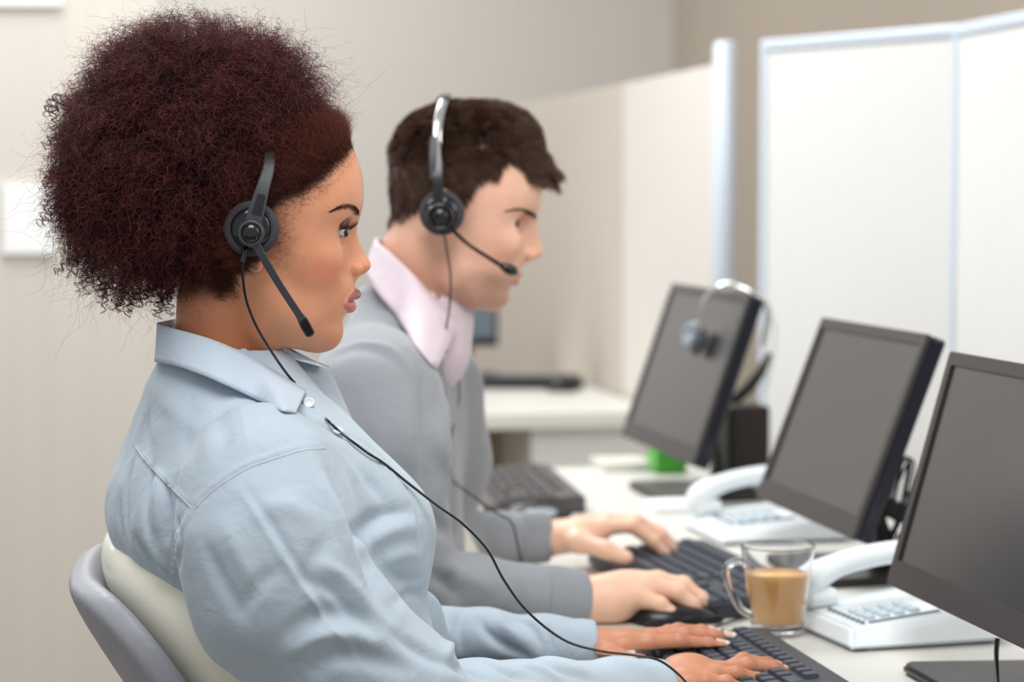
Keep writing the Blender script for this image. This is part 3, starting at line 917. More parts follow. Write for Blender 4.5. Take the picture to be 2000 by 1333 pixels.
        # eye openings
        for sg, c in zip((-1, 1), s.eyes):
            rot = T['eye_rot'] * math.pi / 180
            # opening axis system: outward direction of the eye, slightly to the side
            ya = sg * T.get('eye_yaw', 0.22)
            f = np.array([math.cos(ya), math.sin(ya), 0]); t_ = np.array([-math.sin(ya) * 1.0, math.cos(ya), 0]); u_ = np.array([0, 0, 1.0])
            # tilt the outer corner a little up
            cr, sr = math.cos(rot * sg), math.sin(rot * sg)
            R = np.array([f, t_ * cr + u_ * sr, -t_ * sr + u_ * cr])
            F.ell(c + f * 0.0115 + u_ * T.get('eye_dz', 0), (0.010, T['eye_open'][0], T['eye_open'][1]), 0.0006, 'sub', R)
        # ear
        if 'ear' in T:
            for sg in (-1, 1):
                ec = A(*T['ear']); w0 = T['ear_v']; ec[1] = sg * w0
                R = np.array([[math.cos(.25), 0, -math.sin(.25)], [0, 1, 0], [math.sin(.25), 0, math.cos(.25)]])
                F.ell(ec, (0.0140, 0.006, 0.024), 0.004, rot=R)
                F.ell(ec + np.array([0.003, sg * .006, 0.004]), (0.0095, 0.004, 0.019), 0.003, 'sub', R)
                F.ell(ec + np.array([0.001, 0, -0.0205]), (0.0075, 0.0045, 0.0085), 0.004)
                F.ell(ec + np.array([0.010, -sg * .002, -0.002]), (0.004, .005, .006), 0.003)
    def build(s, it=2):
        p, q = s.F.mesh()
        s.p = laplace(p, q, it); s.q = q
        s.N = vnormals(s.p, s.q)
        return s.p, s.q
def lipmask(p, lips, grow=1.25):
    m = np.zeros(len(p))
    for pts, rs in lips:
        for i in range(len(pts) - 1):
            a, b = pts[i], pts[i + 1]; ab = b - a
            t = np.clip(((p - a) @ ab) / (ab @ ab + 1e-12), 0, 1)
            d = np.linalg.norm(p - a - t[:, None] * ab, axis=1)
            r = rs[i] + (rs[i + 1] - rs[i]) * t
            m = np.maximum(m, 1 - sstep(d, r * grow * .95, r * grow * 1.15 + 0.0004))
    return m

# ================================================================== WOMAN
WF = Frame(450, 700, 2.15)
Tw = dict(
    lo=(-0.105, -0.100, -0.085), hi=(0.155, 0.100, 0.262),
    cranium=[((512, 372), (0.0945, 0.0755, 0.079), 2.25), ((430, 390), (0.062, 0.066, 0.068), 2.0)],
    front0=[(640, 240), (678, 290), (694, 320), (702, 350), (705, 375), (704, 398), (699, 415), (690, 430), (684, 445), (681, 460), (680, 480), (680, 500), (681, 515), (684, 530), (691, 540), (693, 552), (695, 565), (693, 578), (690, 590), (686, 603), (676, 615), (659, 626), (655, 638), (656, 650), (652, 661), (643, 669), (628, 675), (612, 679), (600, 684)],
    nose=[(640, 240), (678, 290), (694, 320), (702, 350), (705, 375), (704, 398), (700, 412), (696, 424), (693, 436), (694, 448), (699, 464), (705, 478), (712, 493), (719, 505), (723.5, 514), (723, 522), (717, 530), (709, 536), (699, 541), (696, 548), (693, 554), (680, 562), (600, 580), (560, 684)],
    back0=[(470, 240), (470, 400), (480, 500), (490, 540), (500, 575), (512, 610), (525, 635), (548, 655), (575, 670), (596, 680), (600, 684)],
    width=[(240, .055), (300, .066), (350, .070), (400, .0715), (430, .0705), (460, .070), (500, .0675), (530, .064), (560, .060), (590, .0555), (615, .050), (635, .044), (655, .035), (668, .026), (680, .014), (686, .006)],
    cx=585, loft=(262, 665), eye=(652, 451), eye_v=0.0305, eye_rot=3, eye_open=(0.0158, 0.0036), eye_yaw=0.42, eye_dz=-0.0014,
    nose_top=425, nose_tip=515, nose_base=540, nose_w=(0.0095, 0.0125),
    wing=(692, 524), wing_v=0.0140, wing_r=(0.0080, 0.0058, 0.0070),
    ulip=(704.5, 575), llip=(695, 599), stomion=(693, 586), mouth_corner=(666, 589), mouth_v=0.0268, lip_r=(0.0045, 0.0056),
    ear=(494, 470), ear_v=0.074,
    neck=([(462, 520, .0), (452, 600, .0), (442, 700, .0), (438, 790, .0)], [0.050, 0.049, 0.050, 0.056]),
    extra=[('ell', (644, 647, 0.0), (0.0088, 0.0135, 0.0115), 0.008),        # chin pad
           ('ell', (616, 508, -0.044), (0.020, 0.012, 0.018), 0.020),      # cheeks
           ('ell', (616, 508, 0.044), (0.020, 0.012, 0.018), 0.020),
           ('ell', (710, 519, 0.0), (0.0062, 0.0085, 0.0066), 0.005),      # nose tip
           ('chain', [(505, 540, -0.050), (520, 590, -0.044), (565, 626, -0.033), (615, 648, -0.012)], [0.010, .012, .013, .012], 0.030),
           ('chain', [(505, 540, 0.050), (520, 590, 0.044), (565, 626, 0.033), (615, 648, 0.012)], [0.010, .012, .013, .012], 0.030),
           ('chain', [(478, 540, -0.040), (500, 640, -0.036), (530, 740, -0.020)], [0.013, .010, .008], 0.022)],
)
import time
_t = time.time()
HW = Head(WF, Tw, 0.00115, True)
wp, wq = HW.build(2)
print('woman head', len(wp), time.time() - _t)

# ---- hands ---------------------------------------------------------
def hand(F, fr, wrist, fore, mcps, fingers, rs, thumb, palm_r=0.0125, k=0.006, nails=None):
    """wrist, fore: points; mcps: four knuckles; fingers: list of joint lists (after the knuckle); thumb: joints from palm"""
    w0 = np.array(wrist)
    F.chain([np.array(fore), w0], [0.0205, 0.0225], 0.006, sq=((0, 0, 1), 1.25))
    mc = [np.array(m) for m in mcps]
    # palm fan
    for i in range(4):
        st = w0 + (mc[i] - np.mean(mc, 0)) * 0.45
        F.chain([st, (st * .5 + mc[i] * .5) - np.array([0, 0, .001]), mc[i]], [palm_r * 1.35, palm_r * 1.1, rs[i] * 1.18], 0.012)
    for i in range(3):
        F.cap(mc[i], mc[i + 1], rs[i] * .95, rs[i + 1] * .95, 0.006)
        F.cap((mc[i] + w0) / 2 - np.array([0, 0, .004]), (mc[i + 1] + w0) / 2 - np.array([0, 0, .004]), .0125, .0125, 0.01)
    for i, fg in enumerate(fingers):
        pts = [mc[i]] + [np.array(x) for x in fg]
        r = rs[i]
        rr = [r * 1.12, r * 1.02, r * .93, r * .80][:len(pts)]
        F.chain(pts, rr, 0.0030)
        for j in (1, 2):
            if j < len(pts) - 1: F.ell(pts[j] + np.array([0, 0, .0008]), (rr[j] * 1.01,) * 3, 0.003)
    tp = [np.array(x) for x in thumb]
    F.chain([w0 * .6 + tp[0] * .4] + tp, [0.015, 0.0145, 0.0115, 0.0105, 0.0085][:len(tp) + 1], 0.008)
    return
def nail(fr, tip, prev, normal, w=0.0055, L=0.012, free=0.003):
    """a slightly curved nail plate on the last joint; returns pts, quads in the person's frame"""
    tip = np.array(tip); d = tip - np.array(prev); d /= np.linalg.norm(d)
    n = np.array(normal, float); n -= n @ d * d; n /= np.linalg.norm(n)
    s_ = np.cross(d, n)
    pts = []; nu, nv = 7, 8
    for i in range(nv):
        t = i / (nv - 1)
        y = -L + (L + free) * t
        for j in range(nu):
            a = (j / (nu - 1) - .5) * 2
            ww = w * (0.86 + 0.14 * math.sin(math.pi * min(t * 1.1, 1))) * (1 if t < .8 else 1 - 0.45 * ((t - .8) / .2) ** 2)
            pts.append(tip + d * (y - abs(a) ** 2 * 0.0016 * (1 if t > .5 else -1) * 1) + s_ * a * ww + n * (-(a * a) * 0.0028 - 0.0008 * t))
    q = [[i * nu + j, i * nu + j + 1, (i + 1) * nu + j + 1, (i + 1) * nu + j] for i in range(nv - 1) for j in range(nu - 1)]
    return np.array(pts), np.array(q)
# ---- woman body mesh -------------------------------------------------
A = WF.at
skinW = lin((228, 162, 126)); skinW_shade = lin((196, 120, 76))
def tint_woman(p, H):
    # picture-plane coordinates of each vertex in metres; back to pixel-like numbers at the mid-plane
    s = 4400 / 2.15
    X = 450 + p[:, 0] * s; Y = 700 - p[:, 2] * s
    v = np.abs(p[:, 1])
    c = np.tile(skinW, (len(p), 1))
    def mixm(m, col, k=1.0):
        m = (m * k)[:, None]; c[:] = c * (1 - m) + np.array(col) * m
    # shade below the jaw painted into the neck and jaw colour
    mixm(sstep(-X, -560, -470) * sstep(Y, 480, 640), skinW_shade, 0.7)
    mixm(sstep(Y, 600, 690), skinW_shade, 0.45)
    # blusher
    g = np.exp(-(((X - 628) / 46) ** 2 + ((Y - 528) / 34) ** 2)) * (v > 0.02)
    mixm(g, lin((214, 118, 92)), 0.5)
    # lips
    lm = lipmask(p, H.lips, 1.25)
    up = sstep(-(Y - (586 - 0.0 * X)), -2, 2)
    lipc = lin((160, 96, 92)) * up[:, None] + lin((216, 122, 118)) * (1 - up[:, None])
    c[:] = c * (1 - lm[:, None]) + lipc * lm[:, None]
    gm = lipmask(p, H.grooves, 1.0); mixm(gm, lin((120, 66, 62)), .45)  # shade of the mouth line painted along the groove
    # eye make-up
    for e in H.eyes:
        d = p - e
        r = np.linalg.norm(d, axis=1)
        lid = np.exp(-((r - .0138) / .004) ** 2) * sstep(d[:, 2], 0.000, 0.004) * (1 - sstep(d[:, 2], .008, .0125)) * sstep(d[:, 0], -.006, .002)
        lid = np.exp(-((d[:, 0] - .0085) ** 2 + (d[:, 2] - .0064) ** 2) / .0070 ** 2) * (r < .022)
        mixm(np.clip(lid * 1.35, 0, 1), lin((70, 48, 56)), 0.85)
        # liner along the opening
        o = (r < 0.0150) & (d[:, 0] > 0.0)
        ln = np.exp(-((np.abs(d[:, 2]) - 0.0042) / 0.0016) ** 2) * o
        mixm(ln, lin((38, 28, 32)), 0.85)
    # dark colour of the scalp itself (dense short hair roots)
    hl = hairline_w(X, Y)
    mixm(hl, lin((40, 18, 16)), 0.95)
    return np.clip(c, 0, 1)
HLX = np.array([470, 505, 522, 540, 560, 590, 625, 655, 675, 690, 720])
HLY = np.array([545, 520, 440, 415, 402, 392, 366, 338, 318, 292, 250])
def hairline_w(X, Y):
    yb = np.interp(X, HLX, HLY)
    m = 1 - sstep(Y, yb - 34, yb + 8)
    back = sstep(-X, -478, -440) * (1 - sstep(Y, 545, 600))
    return np.clip(np.maximum(m, back), 0, 1)

# torso and arms of the body (under the shirt)
Bf = Field((-0.16, -0.30, -0.62), (0.52, 0.34, 0.02), 0.004)
th = math.radians(20)
Fd = np.array([math.cos(th), math.sin(th), 0]); Ld = np.array([-math.sin(th), math.cos(th), 0])
Nk = A(446, 740, 0)
RB = np.array([Fd, Ld, [0, 0, 1]])
Sn = Nk + Fd * 0.0 - Ld * 0.155 + np.array([0, 0, -0.095]); Sf = Nk + Ld * 0.155 + np.array([0, 0, -0.095])
Bf.chain([Nk + np.array([0, 0, .02]), Nk + np.array([0, 0, -.09])], [0.045, 0.06], 0.03)
Bf.chain([Sn, Sf], [0.042, 0.042], 0.04)
Bf.ell(Nk + np.array([0.01, 0, -.19]), (0.085, .135, .15), 0.04, rot=RB)
Bf.ell(Nk + np.array([0.03, 0, -.40]), (0.085, .125, .17), 0.04, rot=RB)
ElN = A(792, 1425, -0.165); ElF = A(800, 1262, 0.215)
WrN = A(1292, 1352, 0.055); WrF = A(1160, 1268, 0.215)
Bf.chain([Sn, A(545, 1180, -.185), ElN], [0.045, 0.043, 0.036], 0.02)
Bf.chain([ElN, A(1000, 1385, -.05), WrN], [0.036, 0.030, 0.024], 0.01)
Bf.chain([Sf, A(700, 1150, .20), ElF], [0.040, 0.030, 0.022], 0.01)
Bf.chain([ElF, WrF], [0.022, 0.021], 0.004)
bp_, bq_ = Bf.mesh(); bp_ = laplace(bp_, bq_, 2)

def hand_mesh(build, lo, hi, h=0.0014, it=2):
    F = Field(lo, hi, h); build(F)
    p, q = F.mesh(); return laplace(p, q, it), q
nails = []
# near (right) hand: little finger nearest the viewer
def nearW(F):
    w0 = A(1318, 1338, 0.062); fo = A(1200, 1362, 0.048)
    mc = [A(1408, 1316, 0.098), A(1405, 1312, 0.076), A(1395, 1320, 0.056), A(1380, 1334, 0.038)]
    # index, middle, ring, little
    fi = [[A(1452, 1292, 0.104), A(1500, 1300, .106), A(1530, 1311, .106)],
          [A(1462, 1302, 0.080), A(1512, 1308, .082), A(1546, 1321, .083)],
          [A(1440, 1318, 0.058), A(1480, 1330, .060), A(1506, 1345, .060)],
          [A(1418, 1335, 0.036), A(1450, 1350, .036), A(1474, 1364, .036)]]
    thm = [A(1365, 1350, .110), A(1415, 1352, .128), A(1455, 1350, .130)]
    hand(F, WF, w0, fo, mc, fi, [.0082, .0084, .0080, .0072], thm)
    F.ell(A(1340, 1300, .078), (.022, .016, .012), 0.014)
    for f, r in zip(fi, (.0082, .0084, .008, .0072)):
        nails.append(nail(WF, f[-1] + np.array([.002, 0, r * .80 + .0014]), f[-2] + np.array([0, 0, r * .96]), (0.15, -.25, 1), r * .66, .011, .0045))
    nails.append(nail(WF, thm[-1] + np.array([.002, 0, .009]), thm[-2] + np.array([0, 0, .0105]), (0.1, -.5, 1), .0065, .012, .003))
hn_p, hn_q = hand_mesh(nearW, (0.34, -.01, -.36), (0.60, .19, -.23))
# far (left) hand: thumb nearest the viewer
def farW(F):
    w0 = A(1172, 1266, 0.215); fo = A(1100, 1262, 0.213)
    mc = [A(1268, 1258, 0.192), A(1272, 1250, 0.214), A(1268, 1246, 0.236), A(1256, 1248, 0.256)]
    fi = [[A(1330, 1256, 0.194), A(1382, 1262, .196), A(1415, 1268, .196)],
          [A(1340, 1243, 0.216), A(1395, 1246, .219), A(1428, 1252, .220)],
          [A(1325, 1234, 0.238), A(1370, 1236, .241), A(1398, 1243, .242)],
          [A(1306, 1236, 0.260), A(1340, 1240, .264), A(1362, 1246, .266)]]
    thm = [A(1190, 1288, .170), A(1250, 1304, .150), A(1300, 1313, .140)]
    hand(F, WF, w0, fo, mc, fi, [.0088, .0090, .0084, .0074], thm)
    for f, r in zip(fi, (.0088, .0090, .0084, .0074)):
        nails.append(nail(WF, f[-1] + np.array([.002, 0, r * .80 + .0014]), f[-2] + np.array([0, 0, r * .96]), (0.1, -.55, 1), r * .66, .011, .0045))
hf_p, hf_q = hand_mesh(farW, (0.28, .10, -.33), (0.53, .30, -.20))

def join(parts):
    P_, Q_ = [], []; n = 0
    for p, q in parts:
        P_.append(p); Q_.append(q + n); n += len(p)
    return np.vstack(P_), np.vstack(Q_)
allp, allq = join([(wp, wq), (bp_, bq_), (hn_p, hn_q), (hf_p, hf_q)])
tint = np.tile(lin((200, 138, 106)), (len(allp), 1))
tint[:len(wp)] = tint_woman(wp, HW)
k0 = len(wp) + len(bp_)
hp = allp[k0:]
# knuckle creases on the hands are a darker brown
kn = np.zeros(len(hp))
for x, y, v in ((1452, 1292, .104), (1462, 1302, .080), (1440, 1318, .058), (1330, 1256, .194), (1340, 1243, .216), (1325, 1234, .238), (1500, 1300, .106), (1512, 1308, .082)):
    kn = np.maximum(kn, np.exp(-(np.linalg.norm(hp - A(x, y, v) - np.array([0, 0, .008]), axis=1) / .006) ** 2))
tint[k0:] = tint[k0:] * (1 - .4 * kn[:, None]) + lin((130, 72, 50)) * .4 * kn[:, None]
m_skinW = skin_mat('brown_skin', (214, 146, 108), (180, 110, 80), 0.40, 0.3)
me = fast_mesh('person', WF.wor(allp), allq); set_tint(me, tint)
woman = link('person', me, m_skinW)
tag(woman, 'woman with big dark red curly hair and a light blue shirt, typing nearest the viewer', 'person', 'call centre workers in headsets')

# nails
m_nail = mat('nail_pink', (238, 196, 180), 0.18, coat=0.5)
m_tip = mat('nail_white', (250, 248, 242), 0.2, coat=0.5)
for p, q in nails:
    me = fast_mesh('fingernail', WF.wor(p), q); me.materials.append(m_nail); me.materials.append(m_tip)
    for f in me.polygons:
        if f.index >= len(q) * 0.70: f.material_index = 1
    o = link('fingernail', me, None, woman)
    md = o.modifiers.new('thick', 'SOLIDIFY'); md.thickness = 0.0006; md.offset = 0

# eyes
def eye_mat(name, iris):
    m = bpy.data.materials.new(name); m.use_nodes = True
    nt = m.node_tree; b = nt.nodes['Principled BSDF']
    at = nt.nodes.new('ShaderNodeAttribute'); at.attribute_name = 'tint'
    nt.links.new(at.outputs['Color'], b.inputs['Base Color'])
    b.inputs['Roughness'].default_value = 0.08; b.inputs['Coat Weight'].default_value = 0.6
    return m
def eyeball(fr, c, look, parent, m, iris, r=0.0121, white=(206, 206, 212)):
    n = 48; pts = []; cols = []
    look = np.array(look, float); look /= np.linalg.norm(look)
    a = np.cross([0, 0, 1.0], look); a /= np.linalg.norm(a); b = np.cross(look, a)
    rings = [0] + [math.pi * (i / 40) for i in range(1, 40)] + [math.pi]
    quads = []
    for i, t in enumerate(rings):
        bulge = 0.0010 * max(0, 1 - (t / 0.52) ** 2) if t < .52 else 0
        for j in range(n):
            ph = 2 * math.pi * j / n
            d = look * math.cos(t) + (a * math.cos(ph) + b * math.sin(ph)) * math.sin(t)
            pts.append(c + d * (r + bulge))
            if t < .20: col = lin((8, 6, 6))
            elif t < .47: col = lin(iris) * (0.8 + .3 * math.sin(ph * 9) * .4)
            elif t < .52: col = lin(iris) * .35
            else: col = lin(white)
            cols.append(col)
    for i in range(len(rings) - 1):
        for j in range(n):
            quads.append((i * n + j, i * n + (j + 1) % n, (i + 1) * n + (j + 1) % n, (i + 1) * n + j))
    me = fast_mesh('eye', fr.wor(np.array(pts)), np.array(quads)); set_tint(me, np.array(cols))
    return link('eye', me, m, parent)
m_eye = eye_mat('eyeball', None)
for c, sg in zip(HW.eyes, (-1, 1)):
    eyeball(WF, c, (1, -0.40, -0.14), woman, m_eye, (52, 30, 20))

# ---- hair curve helper ------------------------------------------------
def hair_mat(name, rgb, rgb2, rough=0.45, trans=0.25, spec=0.35):
    """opaque-ish fibre: root/tip colour, some light passing through"""
    m = bpy.data.materials.new(name); m.use_nodes = True
    nt = m.node_tree; b = nt.nodes['Principled BSDF']; out = nt.nodes['Material Output']
    hi = nt.nodes.new('ShaderNodeHairInfo')
    mx = nt.nodes.new('ShaderNodeMix'); mx.data_type = 'RGBA'
    mx.inputs['A'].default_value = s2l(rgb); mx.inputs['B'].default_value = s2l(rgb2)
    nt.links.new(hi.outputs['Intercept'], mx.inputs['Factor'])
    hv = nt.nodes.new('ShaderNodeHueSaturation')
    mr_ = nt.nodes.new('ShaderNodeMapRange'); mr_.inputs['To Min'].default_value = 0.55; mr_.inputs['To Max'].default_value = 1.5
    nt.links.new(hi.outputs['Random'], mr_.inputs['Value']); nt.links.new(mr_.outputs['Result'], hv.inputs['Value'])
    nt.links.new(mx.outputs['Result'], hv.inputs['Color'])
    nt.links.new(hv.outputs['Color'], b.inputs['Base Color'])
    b.inputs['Roughness'].default_value = rough; b.inputs['Specular IOR Level'].default_value = spec
    tr = nt.nodes.new('ShaderNodeBsdfTranslucent'); nt.links.new(hv.outputs['Color'], tr.inputs['Color'])
    ms = nt.nodes.new('ShaderNodeMixShader'); ms.inputs[0].default_value = trans
    nt.links.new(b.outputs[0], ms.inputs[1]); nt.links.new(tr.outputs[0], ms.inputs[2]); nt.links.new(ms.outputs[0], out.inputs[0])
    return m
def hair_obj(name, strands, radius, m, parent, taper=0.3):
    """strands: array (n, k, 3) in world space"""
    n, k, _ = strands.shape
    hc = bpy.data.hair_curves.new(name)
    print(name, n, k, flush=True)
    hc.add_curves([int(k)] * int(n))
    hc.attributes['position'].data.foreach_set('vector', strands.astype(np.float32).ravel())
    ra = hc.attributes.new('radius', 'FLOAT', 'POINT')
    prof = np.linspace(1, taper, k)
    r = np.ones((n, 1)) * prof[None, :] * (np.asarray(radius).reshape(-1, 1) if not np.isscalar(radius) else radius)
    ra.data.foreach_set('value', r.astype(np.float32).ravel())
    hc.materials.append(m)
    o = bpy.data.objects.new(name, hc); COL.objects.link(o)
    o.parent = parent; o.matrix_parent_inverse = parent.matrix_basis.inverted()
    return o
def curls(root, dirn, length, rad, turns, k, rg, droop=0.0, curve=0.0):
    """helical strands from root points along dirn"""
    n = len(root)
    d = dirn / np.linalg.norm(dirn, axis=1, keepdims=True)
    a = np.cross(d, rg.normal(size=(n, 3))); a /= np.linalg.norm(a, axis=1, keepdims=True)
    b = np.cross(d, a)
    t = np.linspace(0, 1, k)[None, :, None]
    ph = rg.uniform(0, 6.28, n)[:, None, None]
    w = (2 * math.pi * turns)[:, None, None]
    L = length[:, None, None]; R = rad[:, None, None] * np.minimum(1, 0.25 + t * 2)
    bend = a[:, None, :] * curve * (rg.normal(size=(n, 1, 1))) * L * t * t
    out = root[:, None, :] + d[:, None, :] * L * t + bend + R * (a[:, None, :] * (np.cos(w * t + ph) - np.cos(ph)) + b[:, None, :] * (np.sin(w * t + ph) - np.sin(ph)))
    out[:, :, 2] -= droop * (L * t * t)[:, :, 0]
    return out
# ---- woman hair --------------------------------------------------------
m_hairW = hair_mat('dark_red_curls', (38, 17, 23), (104, 46, 44), 0.38, 0.28)
m_hairWd = hair_mat('dark_brown_roots', (58, 28, 22), (118, 64, 46), 0.6, 0.25)
m_core = mat('hair_core', (26, 12, 14), 0.9)
# volume: list of ellipsoids (pixel centre, v, radii m)
EV = [((372, 292), 0.0, (0.122, 0.118, 0.122)), ((300, 330), 0.0, (0.093, 0.105, 0.105)), ((480, 235), 0.0, (0.079, 0.092, 0.082)), ((545, 215), 0.0, (0.046, 0.070, 0.057)),
      ((375, 446), 0.0, (0.066, 0.085, 0.058)), ((270, 425), 0.0, (0.066, 0.085, 0.070)), ((360, 180), 0.0, (0.090, 0.085, 0.070)), ((215, 380), 0.0, (0.052, 0.07, 0.08))]
rg = np.random.default_rng(5)
Ec = [A(c[0], c[1], v) for c, v, r in EV]; Er = [np.array(r) - 0.009 for c, v, r in EV]
def vol(p, grow=0.0):
    """<0 inside, in metres roughly"""
    d = np.full(len(p), 9.0)
    for c, r in zip(Ec, Er):
        q = (p - c) / (r + grow); l = np.linalg.norm(q, axis=1)
        d = np.minimum(d, (l - 1) * (r.min() + grow))
    return d
def vgrad(p):
    e = 0.004; g = np.zeros_like(p)
    for a in range(3):
        o = np.zeros(3); o[a] = e
        g[:, a] = softvol(p + o) - softvol(p - o)
    return g / (np.linalg.norm(g, axis=1, keepdims=True) + 1e-9)
def softvol(p, k=0.010):
    s = np.zeros(len(p))
    for c, r in zip(Ec, Er):
        q = (p - c) / r; l = np.linalg.norm(q, axis=1)
        s += np.exp(-(l - 1) * r.min() / k)
    return -k * np.log(s + 1e-30)
def keep_clear(p):
    """room around the headset, the face and the neck"""
    e = A(492, 455, 0); dx = (p[:, 0] - e[0]); dz = (p[:, 2] - e[2])
    near = (p[:, 1] < -0.045)
    disc = (np.hypot((dx - 0.010) / 0.024, dz / 0.030) < 1) & near
    bandx = A(522, 380, 0)[0] - e[0]
    arm = near & (p[:, 1] < -.076) & (dz > 0) & (dz < 0.055) & (np.abs(dx - dz * 0.28) < 0.008)
    s = 4400 / 2.15
    X = 450 + p[:, 0] * s; Y = 700 - p[:, 2] * s
    low = (X > 425) & (Y > 500)
    face = (Y > np.interp(X, HLX, HLY) - 5) & (X > 500)
    return ~(disc | arm | low | face)
# core
Cf = Field((-0.21, -0.15, 0.02), (0.16, 0.15, 0.36), 0.005)
for c, r in zip(Ec, Er):
    Cf.ell(c, r - 0.022, 0.02)
ec = A(492, 455, -0.11)
Cf.ell(ec, (0.045, 0.05, 0.045), 0.015, 'sub')
cp, cq = Cf.mesh()
cp = cp + vnormals(cp, cq) * (fbm(cp, 160, 3, 2) * 0.005)[:, None]
link('hair_mass', fast_mesh('hair_mass', WF.wor(cp), cq), m_core, woman)
# shell of curls
N1 = 42000
ctr = np.vstack([c + (rg.normal(size=(N1 // 4, 3)) * r * 0.6) for c, r in zip(Ec, Er)])
base = rg.uniform([-0.21, -0.14, 0.0], [0.16, 0.14, 0.36], (N1 * 9, 3))
sv = softvol(base)
dep = rg.uniform(0, 1, len(base)) ** 1.5
ok = (sv > -0.050) & (sv < -0.005)
base = base[ok]; base = base[:N1]
g = vgrad(base)
dirn = g + rg.normal(size=g.shape) * 0.55 + np.array([0, 0, 0.0])
# clumps: shared direction noise per cell so curls gather into locks
cell = np.floor(base / 0.016).astype(int)
hsh = (cell @ np.array([73856093, 19349663, 83492791])) % 4096
cn = np.random.default_rng(9).normal(size=(4096, 3)); cr = np.random.default_rng(10).uniform(0, 1, 4096)
dirn = g + 0.62 * cn[hsh] + rg.normal(size=g.shape) * 0.28
Ln = rg.uniform(0.020, 0.050, len(base)) * (0.8 + .4 * cr[hsh])
rad = rg.uniform(0.0012, 0.0034, len(base)) * (0.6 + .8 * cr[hsh])
st = curls(base, dirn, Ln, rad, Ln / rg.uniform(0.008, 0.016, len(base)), 26, rg, droop=0.25, curve=0.35)
okk = np.array([keep_clear(st[:, j]) for j in (0, 6, 12, 18, 25)]).all(0)
st = st[okk]
end = softvol(st[:, -1]); cut = end < 0.012 + 0.016 * rg.random(len(end)) ** 3
st = st[cut]
print('curls', len(st))
h1 = hair_obj('hair', WF.wor(st), rg.uniform(0.00016, 0.00030, len(st)), m_hairW, woman)
h1['kind'] = 'stuff'
# loose ringlets and flyaways around the outline
N2 = 2600
dd = rg.normal(size=(N2 * 3, 3)); dd /= np.linalg.norm(dd, axis=1, keepdims=True)
pp = np.vstack([c + d * (r * 0.98) for (c, r), d in zip([(Ec[i], Er[i]) for i in rg.integers(0, len(Ec), N2 * 3)], dd)])
s_ = softvol(pp); pp = pp[(s_ > -0.014) & (s_ < 0.01)][:N2]
g = vgrad(pp) + rg.normal(size=pp.shape) * 0.7
Ln = rg.uniform(0.018, 0.045, len(pp))
st = curls(pp, g, Ln, rg.uniform(0.001, 0.0045, len(pp)), Ln / rg.uniform(0.008, 0.02, len(pp)), 36, rg, droop=0.3, curve=0.8)
okk = np.array([keep_clear(st[:, j]) for j in (0, 9, 18, 27, 35)]).all(0)
h2 = hair_obj('flyaway_hair', WF.wor(st[okk]), rg.uniform(0.00007, 0.00013, okk.sum()), m_hairW, woman, 0.5)
# ringlets on the left lower edge of the puff
rl = [(118, 200), (112, 260), (108, 330), (108, 390), (118, 430), (130, 470), (150, 500), (175, 530), (200, 550), (230, 560), (265, 565), (300, 565), (330, 565), (128, 300), (122, 350), (140, 420)]
R_ = []
for i, (x, y) in enumerate(rl * 9):
    o = A(x + rg.uniform(-6, 30), y + rg.uniform(-25, 10), rg.uniform(-0.06, 0.05)); R_.append(o)
R_ = np.array(R_); dr = np.tile(np.array([-.35, 0, -1.0]), (len(R_), 1)) + rg.normal(size=R_.shape) * .35
Ln = rg.uniform(0.014, 0.032, len(R_))
st = np.repeat(curls(R_, dr, Ln, rg.uniform(.002, .0042, len(R_)), Ln / rg.uniform(.006, .010, len(R_)), 48, rg), 5, 0)
st = st + rg.normal(size=(len(st), 1, 3)) * 0.0006
h3 = hair_obj('ringlets', WF.wor(st), 0.00018, m_hairW, woman, 0.6)
# short pulled-back hair over the scalp
Nn = HW.N; s = 4400 / 2.15
X = 450 + wp[:, 0] * s; Y = 700 - wp[:, 2] * s
mk = hairline_w(X, Y)
prob = mk * ((X > 430)) * (wp[:, 2] > A(450, 600)[2])
idx = rg.choice(len(wp), 110000, p=prob / prob.sum())
rt = wp[idx]; nn = Nn[idx]
d0 = np.stack([-np.ones(len(idx)) * 1.0, rg.normal(size=len(idx)) * .15, np.interp(X[idx], [430, 520, 700], [0.25, 0.35, 0.6])], 1)
d0 = d0 - (d0 * nn).sum(1, keepdims=True) * nn + nn * np.interp(mk[idx], [0, 1], [0.10, 0.42])[:, None] + rg.normal(size=nn.shape) * .22
Ln = np.interp(mk[idx], [0, .5, 1], [.005, .011, .022]) * rg.uniform(.6, 1.3, len(idx))
st = curls(rt, d0, Ln, rg.uniform(.0004, .0013, len(idx)), Ln / .007, 12, rg, curve=.25)
okk = np.array([keep_clear(st[:, j] + np.array([0, 0, 0.0])) | (j == 0) for j in (0, 6, 11)]).all(0) | (mk[idx] < 0.98)
h4 = hair_obj('scalp_hair', WF.wor(st[okk]), rg.uniform(.00006, .00011, okk.sum()), m_hairWd, woman, .35)

